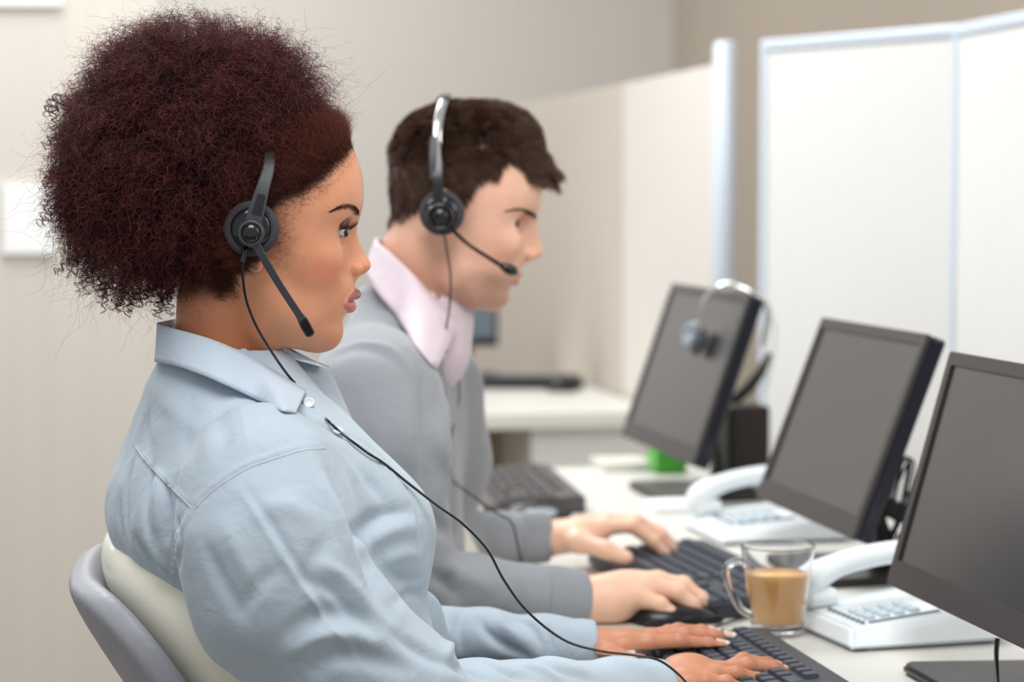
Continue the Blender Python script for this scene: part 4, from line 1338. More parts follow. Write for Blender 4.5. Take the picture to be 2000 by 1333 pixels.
# fine baby hair at the temple and before the ear
m_baby = hair_mat('baby_hair', (96, 56, 38), (128, 80, 56), .6, .3)
pb = np.exp(-(((X - 548) / 22) ** 2 + ((Y - 455) / 60) ** 2)) * (np.abs(wp[:, 1]) > .03) + .5 * np.exp(-((Y - np.interp(X, HLX, HLY) - 8) / 12) ** 2) * (X > 500) * (X < 700)
idx = rg.choice(len(wp), 3600, p=pb / pb.sum())
d0 = np.stack([-.9 * np.ones(len(idx)), np.zeros(len(idx)), -.25 + rg.normal(size=len(idx)) * .5], 1) + Nn[idx] * .12
d0 = d0 - (d0 * Nn[idx]).sum(1, keepdims=True) * Nn[idx] * .9
st = curls(wp[idx], d0, rg.uniform(.004, .010, len(idx)), np.full(len(idx), .0006), np.full(len(idx), .9), 9, rg, curve=.5)
hair_obj('baby_hair', WF.wor(st), .000045, m_baby, woman, .4)
# ---- brows and lashes
SW = Surf(WF, wp, wq)
def brow(surf, fr, line, n, L, w, m, parent, mirror=True, tilt=(-.5, 0, .6)):
    pts = surf.path(line)
    t = np.linspace(0, 1, len(pts)); u = rg.random(n) ** 0.75
    b = np.stack([np.interp(u, t, pts[:, k_]) for k_ in range(3)], 1)
    tp = np.interp(u, [0, .25, .8, 1], [.25, .8, 1, 1])
    b[:, 2] += rg.normal(size=n) * w * tp * (0.55 + 0.75 * u)
    b[:, 1] -= 0.0006
    d = np.array(tilt) + rg.normal(size=(n, 3)) * .15
    st = curls(b, d, rg.uniform(.6, 1.1, n) * L, np.full(n, .0002), np.full(n, .4), 5, rg)
    o = hair_obj('eyebrow', fr.wor(st), .00008, m, parent, .3)
    if mirror:
        st2 = st.copy(); st2[:, :, 1] *= -1
        hair_obj('eyebrow', fr.wor(st2), .00011, m, parent, .3)
m_brow = hair_mat('brow_hair', (50, 34, 30), (78, 54, 46), .6, .05)
brow(SW, WF, [(645, 415), (660, 407), (676, 402.5), (688, 402), (696, 405), (702, 412)], 2400, .0062, .0019, m_brow, woman, tilt=(-1, -.12, .22))
for c, sg in zip(HW.eyes, (-1, 1)):
    n = 90; t = np.linspace(-1, 1, n)
    ang = t * 1.02 + sg * .38
    b = c + np.stack([np.cos(ang) * .0138, np.sin(ang) * .0138, .0035 * (1 - .8 * t * t) - 0.0006 + sg * t * .0006], 1)
    d = np.stack([np.cos(ang) * 1.0, np.sin(ang) * 1.0, np.full(n, .42)], 1) + rg.normal(size=(n, 3)) * .08
    L = .0075 * (0.75 + .35 * rg.random(n))
    k = np.linspace(0, 1, 8)[None, :, None]
    st = b[:, None, :] + d[:, None, :] * L[:, None, None] * k; st[:, :, 2] += (.0030 * k[:, :, 0] ** 2)
    hair_obj('eyelashes', WF.wor(st), .00014, m_brow, woman, .2)
# ---- woman shirt -----------------------------------------------------
sW = 4400 / 2.15
def cloth_mat(name, rgb, weave=1400, rough=0.75, sheen=0.25, noise=0.07, slub=(1, 1, 1)):
    m = mat(name, rgb, rough, sheen=sheen, noise=noise, nscale=900, bump=0.0, stretch=slub, spec=0.25)
    nt = m.node_tree; b = nt.nodes['Principled BSDF']
    tc = nt.nodes['Texture Coordinate']
    n = nt.nodes.new('ShaderNodeTexNoise'); n.inputs['Scale'].default_value = weave; n.inputs['Detail'].default_value = 2
    n2 = nt.nodes.new('ShaderNodeTexNoise'); n2.inputs['Scale'].default_value = 38; n2.inputs['Detail'].default_value = 4; n2.inputs['Distortion'].default_value = 0.6
    nt.links.new(tc.outputs['Object'], n.inputs['Vector']); nt.links.new(tc.outputs['Object'], n2.inputs['Vector'])
    b1 = nt.nodes.new('ShaderNodeBump'); b1.inputs['Strength'].default_value = 0.35; b1.inputs['Distance'].default_value = 0.0004
    b2 = nt.nodes.new('ShaderNodeBump'); b2.inputs['Strength'].default_value = 0.42; b2.inputs['Distance'].default_value = 0.005
    nt.links.new(n.outputs['Fac'], b1.inputs['Height']); nt.links.new(n2.outputs['Fac'], b2.inputs['Height'])
    nt.links.new(b2.outputs[0], b1.inputs['Normal']); nt.links.new(b1.outputs[0], b.inputs['Normal'])
    return m
m_shirt = cloth_mat('chambray', (176, 191, 203))
m_seam = mat('shirt_stitch', (214, 221, 228), 0.7)
def torso_loft(F, fr, rows, Fd, Ld, p=2.3, k=0.02, s=sW):
    y = np.array([r[0] for r in rows], float)
    z = np.array([fr.at(500, v_)[2] for v_ in y]); o = np.argsort(z)
    xb = np.array([fr.at(r[1], r[0])[0] for r in rows]); xf = np.array([fr.at(r[2], r[0])[0] for r in rows]); bb = np.array([r[3] for r in rows])
    sn, cs = abs(Fd[1]), Fd[0]
    W = F.Z[0, 0]
    def sm(a):
        zz = np.linspace(z.min(), z.max(), 300); aa = np.interp(zz, z[o], a[o]); ker = np.ones(17) / 17
        aa = np.convolve(np.pad(aa, 8, 'edge'), ker, 'valid'); return np.interp(W, zz, aa)
    h = sm((xf - xb) / 2); c = sm((xf + xb) / 2); b = sm(bb)
    a = np.sqrt(np.maximum(h * h - (b * sn) ** 2, 0.0004)) / cs
    x = F.X - c[None, None, :]; yv = F.Y - sm(np.array([r[4] if len(r) > 4 else 0.0 for r in rows]))[None, None, :]
    f_ = x * Fd[0] + yv * Fd[1]; l_ = x * Ld[0] + yv * Ld[1]
    A_ = a[None, None, :]; B_ = b[None, None, :]
    ax, ay = np.abs(f_) / A_, np.abs(l_) / B_
    q = (ax ** p + ay ** p) ** (1 / p) + 1e-5
    g = np.sqrt(((ax / q) ** (p - 1) / A_) ** 2 + ((ay / q) ** (p - 1) / B_) ** 2) + 1e-5
    d = (q - 1) / g
    d = np.maximum(d, np.maximum(F.Z - z.max(), z.min() - F.Z))
    F.raw(np.clip(d, -.08, .08), k)
Sf_ = Field((-0.16, -0.34, -0.42), (0.50, 0.36, 0.06), 0.003)
rows = [(672, 330, 545, .056, .0), (700, 312, 572, .066, .0), (735, 292, 600, .078, 0), (780, 278, 645, .104, 0), (820, 262, 690, .138, 0), (880, 240, 738, .165, 0), (950, 214, 792, .170, 0), (1010, 207, 818, .170, 0),
        (1060, 220, 822, .165, 0), (1110, 258, 820, .160, 0), (1160, 318, 815, .150, 0), (1250, 420, 835, .135, 0), (1400, 500, 850, .130, 0), (1560, 520, 880, .135, 0)]
torso_loft(Sf_, WF, rows, Fd, Ld, 2.3, 0.02)
# near sleeve
Sf_.chain([A(512, 925, -0.135), A(512, 960, -0.165), A(522, 1060, -0.185), A(548, 1160, -0.19), A(645, 1260, -0.185), A(765, 1352, -0.175), A(820, 1412, -0.150)],
          [0.062, 0.066, 0.074, 0.074, 0.068, 0.060, 0.054], 0.028)
Sf_.chain([A(800, 1412, -0.150), A(930, 1392, -.085), A(1080, 1372, -0.02), A(1200, 1362, 0.03), A(1294, 1356, 0.056)], [0.054, 0.047, 0.041, .0375, .036], 0.012)
# far sleeve
Sf_.chain([Sf + np.array([0, 0, -.01]), A(700, 1150, .20), A(810, 1246, 0.215), A(950, 1244, 0.215), A(1060, 1258, 0.213), A(1152, 1268, 0.214)], [0.058, 0.056, 0.034, .0285, .0290, .0305], 0.014)
# bust
Sf_.ell(A(726, 1030, 0.075), (.050, .062, .060), 0.035, rot=RB)
Sf_.ell(A(708, 1045, -0.055), (.053, .062, .062), 0.035, rot=RB)
# openings: neck and cuffs
Sf_.chain([A(452, 610, 0), A(447, 700, 0.0), A(452, 722, .0)], [0.058, 0.054, 0.040], 0.004, 'sub')
Sf_.chain([A(560, 690, 0.02), A(600, 745, .02), A(630, 800, .018)], [0.024, 0.020, 0.007], 0.006, 'sub')
def cuff_cut(end, d, r, depth=0.03):
    d = np.array(d, float); d /= np.linalg.norm(d)
    Sf_.cap(end - d * depth, end + d * 0.05, r, r, 0.0, 'sub')
eN = A(1290, 1356, .055); dN = A(1290, 1356, .055) - A(1150, 1366, .01)
cuff_cut(eN, dN, 0.0318); Sf_.ell(eN + dN / np.linalg.norm(dN) * 0.036, (0.034, .06, .06), 0.001, 'sub')
eF = A(1150, 1268, .214); dF = A(1150, 1268, .214) - A(1050, 1256, .213)
cuff_cut(eF, dF, 0.0268); Sf_.ell(eF + dF / np.linalg.norm(dF) * 0.036, (0.034, .06, .06), 0.001, 'sub')
sp, sq = Sf_.mesh(); S0 = Surf(WF, sp, sq)
g_ = [S0.hit(x, y) for x, y in ((588, 806), (622, 824), (664, 848), (690, 858))]
if all(q is not None for q in g_): Sf_.chain(g_, [.004, .0060, .0040, .0015], .003, 'sub')
sp, sq = Sf_.mesh(); sp = laplace(sp, sq, 2)
SS = Surf(WF, sp, sq)
SN = vnormals(sp, sq)
folds = [
    # deep fold between sleeve and chest
    ([(640, 905), (668, 960), (690, 1020), (715, 1090), (742, 1160), (785, 1228)], .009, -.0055),
    ([(622, 915), (648, 975), (668, 1030), (690, 1095), (712, 1160)], .009, .004),
    ([(690, 1055), (712, 1028), (750, 1008), (800, 1000)], .008, -.006), ([(700, 1085), (735, 1050), (775, 1032), (815, 1030)], .009, .004),
    ([(650, 870), (690, 900), (730, 950), (760, 990)], .008, -.004), ([(600, 840), (660, 880), (720, 950)], .012, .003),
    # long diagonal creases down the sleeve
    ([(466, 952), (510, 1020), (560, 1100), (610, 1170), (660, 1240), (730, 1325)], .0035, .0016),
    ([(478, 948), (520, 1010), (570, 1090), (622, 1165), (672, 1232)], .005, -.0016),
    ([(560, 1250), (600, 1215), (660, 1200), (720, 1215)], .008, -.004), ([(560, 1285), (620, 1245), (690, 1240), (750, 1262)], .009, .004),
    ([(600, 1320), (660, 1285), (730, 1290), (800, 1310)], .008, -.004), ([(590, 1130), (640, 1150), (690, 1195), (730, 1240)], .006, -.003),
    ([(620, 1100), (660, 1120), (700, 1160), (740, 1210)], .006, .003), ([(760, 1230), (800, 1262), (850, 1290), (900, 1300)], .007, -.004),
    ([(505, 1000), (560, 985), (610, 1010)], .010, .0025), ([(440, 1020), (470, 1090), (520, 1180)], .010, .002), ([(400, 1060), (430, 1130), (480, 1220)], .007, -.0025),
    ([(540, 1110), (500, 1150), (470, 1200)], .007, -.0022), ([(640, 1050), (610, 1100), (600, 1150)], .008, -.0025),
    # back panel
    ([(301, 905), (292, 945), (285, 990), (288, 1040)], .0045, -.004), ([(323, 945), (328, 985), (322, 1060)], .0045, -.004), ([(311, 930), (308, 985), (305, 1040)], .006, .003),
    ([(262, 900), (248, 950), (243, 1010), (250, 1060)], .005, -.0035), ([(232, 960), (228, 1010), (236, 1060)], .005, -.003),
    ([(262, 1050), (278, 1085), (300, 1115)], .006, -.004), ([(285, 1050), (305, 1090), (325, 1120)], .007, .003),
    ([(345, 1010), (352, 1060), (346, 1110)], .004, -.003), ([(350, 800), (370, 860), (390, 920)], .012, -.002), ([(300, 760), (340, 800), (380, 850)], .010, .002),
    ([(420, 800), (440, 850), (430, 900)], .010, -.0022), ([(290, 800), (285, 840), (300, 890)], .008, -.002),
    # belly folds
    ([(760, 1120), (790, 1135), (820, 1130)], .006, -.004), ([(770, 1180), (800, 1160), (822, 1165)], .006, -.004), ([(740, 1100), (780, 1085), (818, 1085)], .008, .003),
    # near cuff sleeve bunching
    ([(880, 1300), (920, 1315), (950, 1333)], .005, -.004), ([(960, 1300), (1000, 1318), (1040, 1330)], .006, -.004), ([(1010, 1300), (1050, 1310), (1090, 1330)], .005, .003), ([(1080, 1308), (1120, 1318), (1160, 1330)], .005, -.003),
    # far sleeve
    ([(905, 1190), (895, 1230), (900, 1275)], .006, -.004), ([(940, 1190), (945, 1225), (985, 1262), (1040, 1290)], .006, -.0045), ([(975, 1195), (985, 1225), (1030, 1255)], .006, .0035),
    ([(1000, 1205), (1035, 1225), (1060, 1265)], .005, -.003), ([(1060, 1215), (1075, 1250), (1065, 1290)], .004, -.0025), ([(860, 1215), (880, 1250), (875, 1285)], .006, .004),
]
sp = strokes(sp, SN, SS, [(a_, w_, h_ * 1.45) for a_, w_, h_ in folds])
SN = vnormals(sp, sq)
sp = sp + SN * (fbm(sp, 34, 21, 2) * 0.0022 + fbm(sp * np.array([1, 1, .6]), 85, 5, 2) * 0.0009)[:, None]
SN = vnormals(sp, sq); SS = Surf(WF, sp, sq)
seams = [
    ([(640, 868), (590, 872), (535, 888), (480, 908), (430, 938), (395, 966), (375, 990)], .0022, .0016),
    ([(375, 990), (355, 1030), (345, 1080), (338, 1130), (336, 1165)], .0022, .0016),
    ([(366, 985), (345, 1030), (334, 1080), (328, 1130)], .0018, -.0010),
    ([(262, 868), (282, 895), (320, 935), (350, 965), (375, 988)], .0022, .0016), ([(262, 876), (280, 903), (318, 943), (348, 973), (370, 996)], .0018, -.0012),
    ([(455, 765), (470, 800), (482, 850), (486, 900)], .0020, .0010),
]
seams += [([(612, 806), (650, 842), (706, 872), (762, 926), (800, 985), (812, 1040), (812, 1085)], .0022, .0016),
          ([(618, 802), (658, 838), (716, 868), (771, 920), (810, 982), (822, 1040), (822, 1085)], .0020, -.0022)]
# puckers along the armhole seam
for t in np.linspace(0, 1, 16):
    i = t * 5; pts_ = [(375, 990), (355, 1030), (345, 1080), (338, 1130), (336, 1165)]
    x = np.interp(t, np.linspace(0, 1, 5), [p_[0] for p_ in pts_]); y = np.interp(t, np.linspace(0, 1, 5), [p_[1] for p_ in pts_])
    seams.append(([(x - 12, y - 3), (x, y), (x + 14, y + 6)], .0022, -.0010))
sp = strokes(sp, SN, SS, seams)
me = fast_mesh('shirt', WF.wor(sp), sq)
shirt = link('shirt', me, m_shirt, woman)
SS = Surf(WF, sp, sq)
# stitching lines lying on the seams
def stitch(pts, off=0.0004, r=0.00045):
    line = SS.path(pts); bm = bmesh.new()
    e = SS.fr.loc(CAM); out = []
    for q in line:
        d = (e - q) / np.linalg.norm(e - q); out.append(SS.fr.wor(q + d * off))
    if len(out) > 2: add_tube(bm, out, r, 5)
    return bm_obj('stitching', bm, m_seam, shirt, smooth=True)
stitch([(636, 876), (590, 880), (537, 896), (484, 915), (436, 944), (402, 971), (380, 996)])
stitch([(264, 872), (283, 899), (320, 939), (350, 969), (373, 992)])
stitch([(347, 1035), (336, 1085), (331, 1130)])

# ---- collar -----------------------------------------------------------
def strip(name, top, bot, m, parent, fr, th=0.0016, n=10, mid=None, rows_=8):
    a = spline([fr.at(*p) for p in top], n); b = spline([fr.at(*p) for p in bot], n)
    pts = []; nr = rows_
    c = spline([fr.at(*p) for p in mid], n) if mid else None
    for t in np.linspace(0, 1, nr):
        if c is None: pts.append(a * (1 - t) + b * t)
        else: pts.append(a * (1 - t) ** 2 + 2 * t * (1 - t) * (2 * c - (a + b) / 2) + b * t * t)
    k = len(a); P_ = np.vstack(pts)
    P_ = P_ + (fbm(P_, 60, 4, 2) * .0006)[:, None]
    Q = np.array([(i * k + j, i * k + j + 1, (i + 1) * k + j + 1, (i + 1) * k + j) for i in range(nr - 1) for j in range(k - 1)])
    o = link(name, fast_mesh(name, fr.wor(P_), Q), m, parent)
    md = o.modifiers.new('thick', 'SOLIDIFY'); md.thickness = th; md.offset = 0
    return o
m_collar = cloth_mat('collar_cloth', (186, 200, 214), noise=.05)
top = [(345, 624, .045), (322, 627, .022), (309, 632, -.012), (345, 643, -.046), (420, 667, -.068), (500, 704, -.069), (556, 738, -.052), (597, 764, -.024)]
bot = [(335, 690, .062), (312, 700, .030), (305, 707, -.022), (345, 715, -.070), (425, 744, -.098), (505, 783, -.098), (548, 802, -.075), (577, 808, -.052)]
def outward(pts, off):
    o = []
    for x, y, v in pts:
        h_ = SS.hit(x, y)
        o.append((x, y, min(v, h_[1] - off) if (h_ is not None and h_[1] < 0.0) else v))
    return o
top = outward(top, .0045); bot = outward(bot, .0065)
near_collar = strip('collar', top, bot, m_collar, shirt, WF)
# inner stand
strip('collar_stand', [(345, 636, .045), (326, 640, .020), (316, 645, -.010), (350, 655, -.042), (420, 680, -.062), (500, 718, -.062), (560, 755, -.045), (604, 780, -.018)],
      [(345, 690, .050), (320, 700, .024), (312, 706, -.012), (350, 712, -.050), (420, 738, -.072), (500, 772, -.070), (560, 798, -.050), (612, 800, -.012)], m_shirt, shirt, WF)
far = strip('collar', [(345, 624, .045), (420, 640, .060), (490, 662, .058), (535, 672, .048), (556, 678, .036), (578, 690, .020)],
            [(335, 690, .062), (430, 700, .100), (530, 700, .105), (590, 702, .085), (625, 708, .060), (643, 717, .040)], m_collar, shirt, WF)
flap = strip('front_placket', [(560, 700, .050), (580, 730, .030), (606, 765, .012), (632, 800, -.002), (662, 836, -.012)],
             [(640, 720, .058), (655, 745, .052), (672, 785, .042), (690, 825, .030), (712, 862, .018)], m_collar, shirt, WF)
strip('front_placket', [(812, 1146, .03), (824, 1195, .035), (838, 1250, .04), (850, 1300, .05)], [(826, 1150, .05), (856, 1176, .055), (872, 1225, .06), (880, 1290, .06)], m_shirt, shirt, WF)
m_button = mat('shirt_button', (226, 230, 232), 0.25, coat=0.4)
def button(px, py, v, nrm, parent, r=0.0052):
    q = WF.wor(WF.at(px, py, v)); z = V(WF.R.T @ np.array(nrm, float)).normalized()
    mw = z.to_track_quat('Z', 'Y').to_matrix().to_4x4(); mw.translation = V(q)
    bm = bmesh.new(); add_lathe(bm, [(0, -.001), (r, -.001), (r, .0008), (r * .85, .0013), (r * .7, .0008), (0, .0006)], 24, mw)
    bm_obj('button', bm, m_button, parent, smooth=True)
tab = strip('button_tab', [(584, 770, -.036), (600, 772, -.034), (615, 782, -.030)], [(592, 796, -.036), (606, 802, -.034), (622, 806, -.028)], m_shirt, shirt, WF)
hb_ = SS.hit(606, 790); button(603, 787, (hb_[1] if hb_ is not None else -.04) - .004, (-.05, -1, .5), shirt)
hb_ = SS.hit(658, 842); button(660, 841, (hb_[1] if hb_ is not None else -.03) - .003, (.2, -.6, .9), shirt, .0048)
bhole = tube('buttonhole', [WF.wor(A(651, 789, .034)), WF.wor(A(659, 808, .030))], 0.0008, m_seam, shirt, n=4)

# trousers, shoes and the seat she is on (below the picture)
m_trouser = mat('dark_trousers', (40, 42, 50), 0.8)
Lf = Field((-0.30, -0.36, -1.15), (0.55, 0.42, -0.34), 0.008)
hipz = 0.56 - WF.O[2]
hipC = A(600, 1560, 0.0); hipC[2] = hipz
for sg in (-1, 1):
    h_ = hipC + Ld * .09 * sg; kn = h_ + Fd * 0.40 + np.array([0, 0, -.02]) + Ld * .03 * sg
    ft = kn + np.array([0, 0, -(kn[2] + WF.O[2] - .09)]) + Fd * .02
    Lf.chain([h_, kn], [.085, .062], .03); Lf.chain([kn, ft], [.058, .042], .02)
Lf.ell(hipC + np.array([0, 0, .03]), (.12, .17, .12), .03, rot=RB)
Lf.chain([hipC, A(600, 1440, 0)], [.12, .115], .04, sq=(Fd, 1.1))
lp, lq = Lf.mesh(); lp = laplace(lp, lq, 2)
link('trousers', fast_mesh('trousers', WF.wor(lp), lq), m_trouser, woman)
for sg in (-1, 1):
    kn = hipC + Ld * .12 * sg + Fd * .44; b_ = WF.wor(kn); b_[2] = 0.045
    F_ = Field((-.1, -.08, -.06), (.22, .08, .08), .006)
    F_.chain([(0, 0, 0), (.10, 0, -.008), (.16, 0, -.015)], [.042, .036, .028], .01)
    F_.raw(-(F_.Z + .043) + 0 * F_.X + 0 * F_.Y, 0.002, 'sub') if False else None
    p_, q_ = F_.mesh(); p_[:, 2] = np.maximum(p_[:, 2], -.044)
    f3 = WF.R.T @ Fd; l3 = WF.R.T @ Ld
    W_ = b_ + p_[:, :1] * f3 + p_[:, 1:2] * l3 + p_[:, 2:] * np.array([0, 0, 1])
    link('shoe', fast_mesh('shoe', W_, q_), m_black, woman)

# ---- office chair -------------------------------------------------------
m_cream = mat('cream_leather', (246, 243, 226), 0.32, coat=0.15, bump=0.25, bscale=700, noise=0.02, nscale=40)
m_shell = mat('grey_shell_plastic', (150, 152, 160), 0.45, bump=0.3, bscale=1200)
def office_chair(fr, Fd, Ld, topn, tilt, label, seat_c, mpad, mshell):
    """topn: near top corner of the pad (frame coords)"""
    base = fr.wor(np.array([seat_c[0], seat_c[1], 0])); base[2] = 0
    root = empty('office_chair', base, label, 'chair', 'office chairs')
    t = math.radians(tilt)
    Uc = -math.sin(t) * Fd + np.array([0, 0, math.cos(t)]); Nc = math.cos(t) * Fd + np.array([0, 0, math.sin(t)])
    R = np.array([Nc, Ld, Uc])
    C_ = np.array(topn) - Uc * .24 + Ld * .21
    lo = C_ - .42; hi = C_ + .42
    F1 = Field(lo, hi, .0045)
    F1.ell(C_ - Uc * .014 + Nc * .006, (.056, .205, .245), 0, rot=R, p=3.4)
    p, q = F1.mesh(); d = (p - C_) @ Ld
    p = p + Nc * ((d / .2) ** 2 * .03)[:, None]
    p = laplace(p, q, 3)
    link('back_cushion', fast_mesh('back_cushion', fr.wor(p), q), mpad, root)
    F2 = Field(lo, hi, .0045)
    F2.ell(C_ - Nc * .056 - Uc * .028, (.020, .212, .245), 0, rot=R, p=5)
    p, q = F2.mesh(); d = (p - C_) @ Ld
    p = p + Nc * ((d / .2) ** 2 * .03)[:, None]
    p = laplace(p, q, 3)
    link('back_shell', fast_mesh('back_shell', fr.wor(p), q), mshell, root)
    F3 = Field(lo, hi, .006)  # black filler added for the dark gap between cushion and sleeve
    F3.ell(C_ + Nc * .050 - Uc * .16, (.050, .15, .11), 0, rot=R, p=4)
    p, q = F3.mesh()
    link('dark_gap_filler', fast_mesh('dark_gap_filler', fr.wor(laplace(p, q, 2)), q), m_black, root)
    # seat, column and five-armed base
    sc = fr.wor(np.array([seat_c[0], seat_c[1], 0])); f3 = fr.R.T @ Fd; l3 = fr.R.T @ Ld
    mw = Matrix(((f3[0], l3[0], 0, sc[0]), (f3[1], l3[1], 0, sc[1]), (0, 0, 1, 0), (0, 0, 0, 1)))
    box('seat', (0.03, 0, .435), (.46, .46, .075), mpad, root, .03, mw)
    box('seat_pan', (0.02, 0, .388), (.38, .38, .03), mshell, root, .01, mw)
    bkp = fr.wor(C_ - Nc * .066 - Uc * .12); s0 = np.array(mw @ Vector((-.17, 0, .38)))
    tube('back_bracket', [bkp, bkp * .5 + s0 * .5 - f3 * .05, s0], .022, m_black, root, flat=.5)
    tube('column', [(sc[0], sc[1], .38), (sc[0], sc[1], .07)], .025, m_black, root, n=2)
    for k in range(5):
        a = k * 2 * math.pi / 5 + .3; e = (sc[0] + .27 * math.cos(a), sc[1] + .27 * math.sin(a))
        tube('base_arm', [(sc[0], sc[1], .085), (e[0], e[1], .06)], [.026, .016], m_black, root, flat=.6, n=3)
        bm = bmesh.new(); add_lathe(bm, [(0, -.012), (.024, -.012), (.025, 0), (.024, .012), (0, .012)], 18, Matrix.Translation((e[0], e[1], .0255)) @ Matrix.Rotation(a, 4, 'Z') @ Matrix.Rotation(math.pi / 2, 4, 'X'))
        bm_obj('caster', bm, m_black, root, smooth=True)
    return root
t3 = math.radians(3); office_chair(WF, np.array([math.cos(t3), math.sin(t3), 0]), np.array([-math.sin(t3), math.cos(t3), 0]), A(220, 1082, -.140), 33, 'cream leather office chair with a grey shell that the woman sits in', hipC, m_cream, m_shell)

# ---- woman headset ------------------------------------------------------
m_foam = mat('grey_foam', (70, 70, 74), 0.95, noise=0.35, nscale=1500, bump=0.8, bscale=1500)
m_hs = mat('headset_dark_grey', (62, 64, 70), 0.42)
m_hsb = mat('headset_gloss_black', (18, 20, 24), 0.15, coat=0.4)
m_steel = mat('headband_steel', (200, 200, 200), 0.22, metal=0.9)
def local_disc(fr, c, nrm, upv=(0, 0, 1)):
    """matrix: local z = outward normal, at c (frame coords)"""
    z = V(fr.R.T @ np.array(nrm, float)).normalized(); x = Vector((0, 0, 1)).cross(z).normalized(); y = z.cross(x)
    o = fr.wor(c)
    return Matrix(((x.x, y.x, z.x, o[0]), (x.y, y.y, z.y, o[1]), (x.z, y.z, z.z, o[2]), (0, 0, 0, 1)))
def flat_strip(fr, pts, ws, ths, m, name, parent, nrm=(0, -1, 0), n=6):
    """flat bar along pts (frame coords), width ws in the picture plane, thickness ths"""
    p = spline(pts, n); k = len(p)
    w = np.interp(np.linspace(0, 1, k), np.linspace(0, 1, len(ws)), ws); t = np.interp(np.linspace(0, 1, k), np.linspace(0, 1, len(ths)), ths)
    nr = np.array(nrm, float); nr /= np.linalg.norm(nr)
    bm = bmesh.new(); rings = []
    for i in range(k):
        d = p[min(i + 1, k - 1)] - p[max(i - 1, 0)]; d /= np.linalg.norm(d)
        s_ = np.cross(d, nr); s_ /= np.linalg.norm(s_); n2 = np.cross(s_, d)
        rings.append([bm.verts.new(V(fr.wor(p[i] + s_ * w[i] / 2 * a + n2 * t[i] / 2 * b))) for a, b in ((-1, -.5), (-.75, -1), (.75, -1), (1, -.5), (1, .5), (.75, 1), (-.75, 1), (-1, .5))])
    for i in range(k - 1):
        for j in range(8): bm.faces.new((rings[i][j], rings[i][(j + 1) % 8], rings[i + 1][(j + 1) % 8], rings[i + 1][j]))
    bm.faces.new(rings[0][::-1]); bm.faces.new(rings[-1])
    o = bm_obj(name, bm, m, parent)
    return o
root = empty('headset', WF.wor(A(490, 455, -.09)), 'black call headset with a foam ear cushion on the curly-haired woman', 'headset', 'telephone headsets')
hn = (-0.10, -1, .03)
md = local_disc(WF, A(491, 447, -.088), hn)
lathe('ear_cushion', [(0.0, -.010), (.020, -.010), (.0245, -.007), (.0255, 0), (.0245, .005), (.021, .0075), (.0165, .006), (.0150, .004), (0, .004)], m_foam, root, md, 56)
lathe('speaker_housing', [(0, .0035), (.0185, .0035), (.0185, .007), (.0165, .0095), (.012, .0105), (0, .0105)], m_hsb, root, md, 56)
md2 = local_disc(WF, A(491, 456, -.1005), hn)
lathe('hub', [(0, 0), (.0122, 0), (.0125, .004), (.0112, .0062), (.0094, .0066), (.0090, .0055), (0, .0055)], m_hs, root, md2, 48)
lathe('hub_cap', [(.0086, .0055), (.0082, .0075), (.0062, .0092), (.003, .010), (0, .0102)], m_hsb, root, md2, 40)
flat_strip(WF, [A(491, 452, -.1035), A(500, 415, -.1035), (A(514, 365, -.099)), A(524, 330, -.090), A(526, 300, -.078)], [.015, .0150, .0118, .0112, .011], [.005, .0045, .004, .004, .004], m_hs, 'band_arm', root)
flat_strip(WF, [A(501, 418, -.1064), A(506, 400, -.1055), A(511, 380, -.1036)], [.009, .008, .0072], [.0012, .001, .001], m_hsb, 'arm_inlay', root)
hb = [A(526, 318, -.072), A(524, 265, -.060), A(512, 225, -.045), A(500, 180, 0), A(512, 205, .060), A(525, 250, .078), A(527, 330, .086)]
flat_strip(WF, hb, [.008] * 3, [.0012] * 3, m_steel, 'headband', root, nrm=(0, -1, 0.01), n=10) if False else tube('headband', [WF.wor(q) for q in hb], .004, m_steel, root, seg=10, flat=.4, up=(0, 0, 1))
box('temple_pad', (0, 0, 0), (.03, .012, .05), m_hs, root, .005, local_disc(WF, A(527, 345, .084), (0, 1, 0)) @ Matrix.Rotation(math.pi / 2, 4, 'X'))
flat_strip(WF, [A(500, 478, -.1035), A(515, 505, -.100), A(548, 560, -.090), A(582, 612, -.080), A(592, 627, -.077)], [.0085, .0072, .0066, .0068, .0092], [.0035, .003, .0028, .003, .0048], m_hs, 'microphone_boom', root)
flat_strip(WF, [A(590, 624, -.0775), A(597, 637, -.0755), A(605, 651, -.073), A(608, 656, -.072)], [.0088, .0098, .0092, .005], [.0045, .0062, .006, .003], m_hsb, 'microphone', root)
# cord with strain relief
bm = bmesh.new()
for i in range(7):
    q = A(479 - i * .9, 488 + i * 3.3, -.098)
    add_tube(bm, [WF.wor(q), WF.wor(q + np.array([-.0004, 0, -.0011]))], .0029, 12)
add_tube(bm, [WF.wor(A(480, 484, -.098)), WF.wor(A(473, 512, -.098))], .0021, 10)
bm_obj('strain_relief', bm, m_hsb, root, smooth=True)
cord = [(474, 508, -.098), (474, 540, -.094), (482, 590, -.088), (503, 642, -.084), (532, 690, -.075), (560, 730, -.060), (588, 762, -.050), (622, 800, -.042)]
cpts = [A(*q) for q in cord]
for x, y in ((640, 822), (660, 840), (680, 857), (700, 872), (722, 888), (745, 902), (768, 920), (788, 937)):
    h_ = SS.hit(x, y)
    e = (WF.loc(CAM) - (h_ if h_ is not None else A(x, y, -.02)))
    cpts.append((h_ if h_ is not None else A(x, y, -.02)) + e / np.linalg.norm(e) * .0065)
last_v = cpts[-1][1]
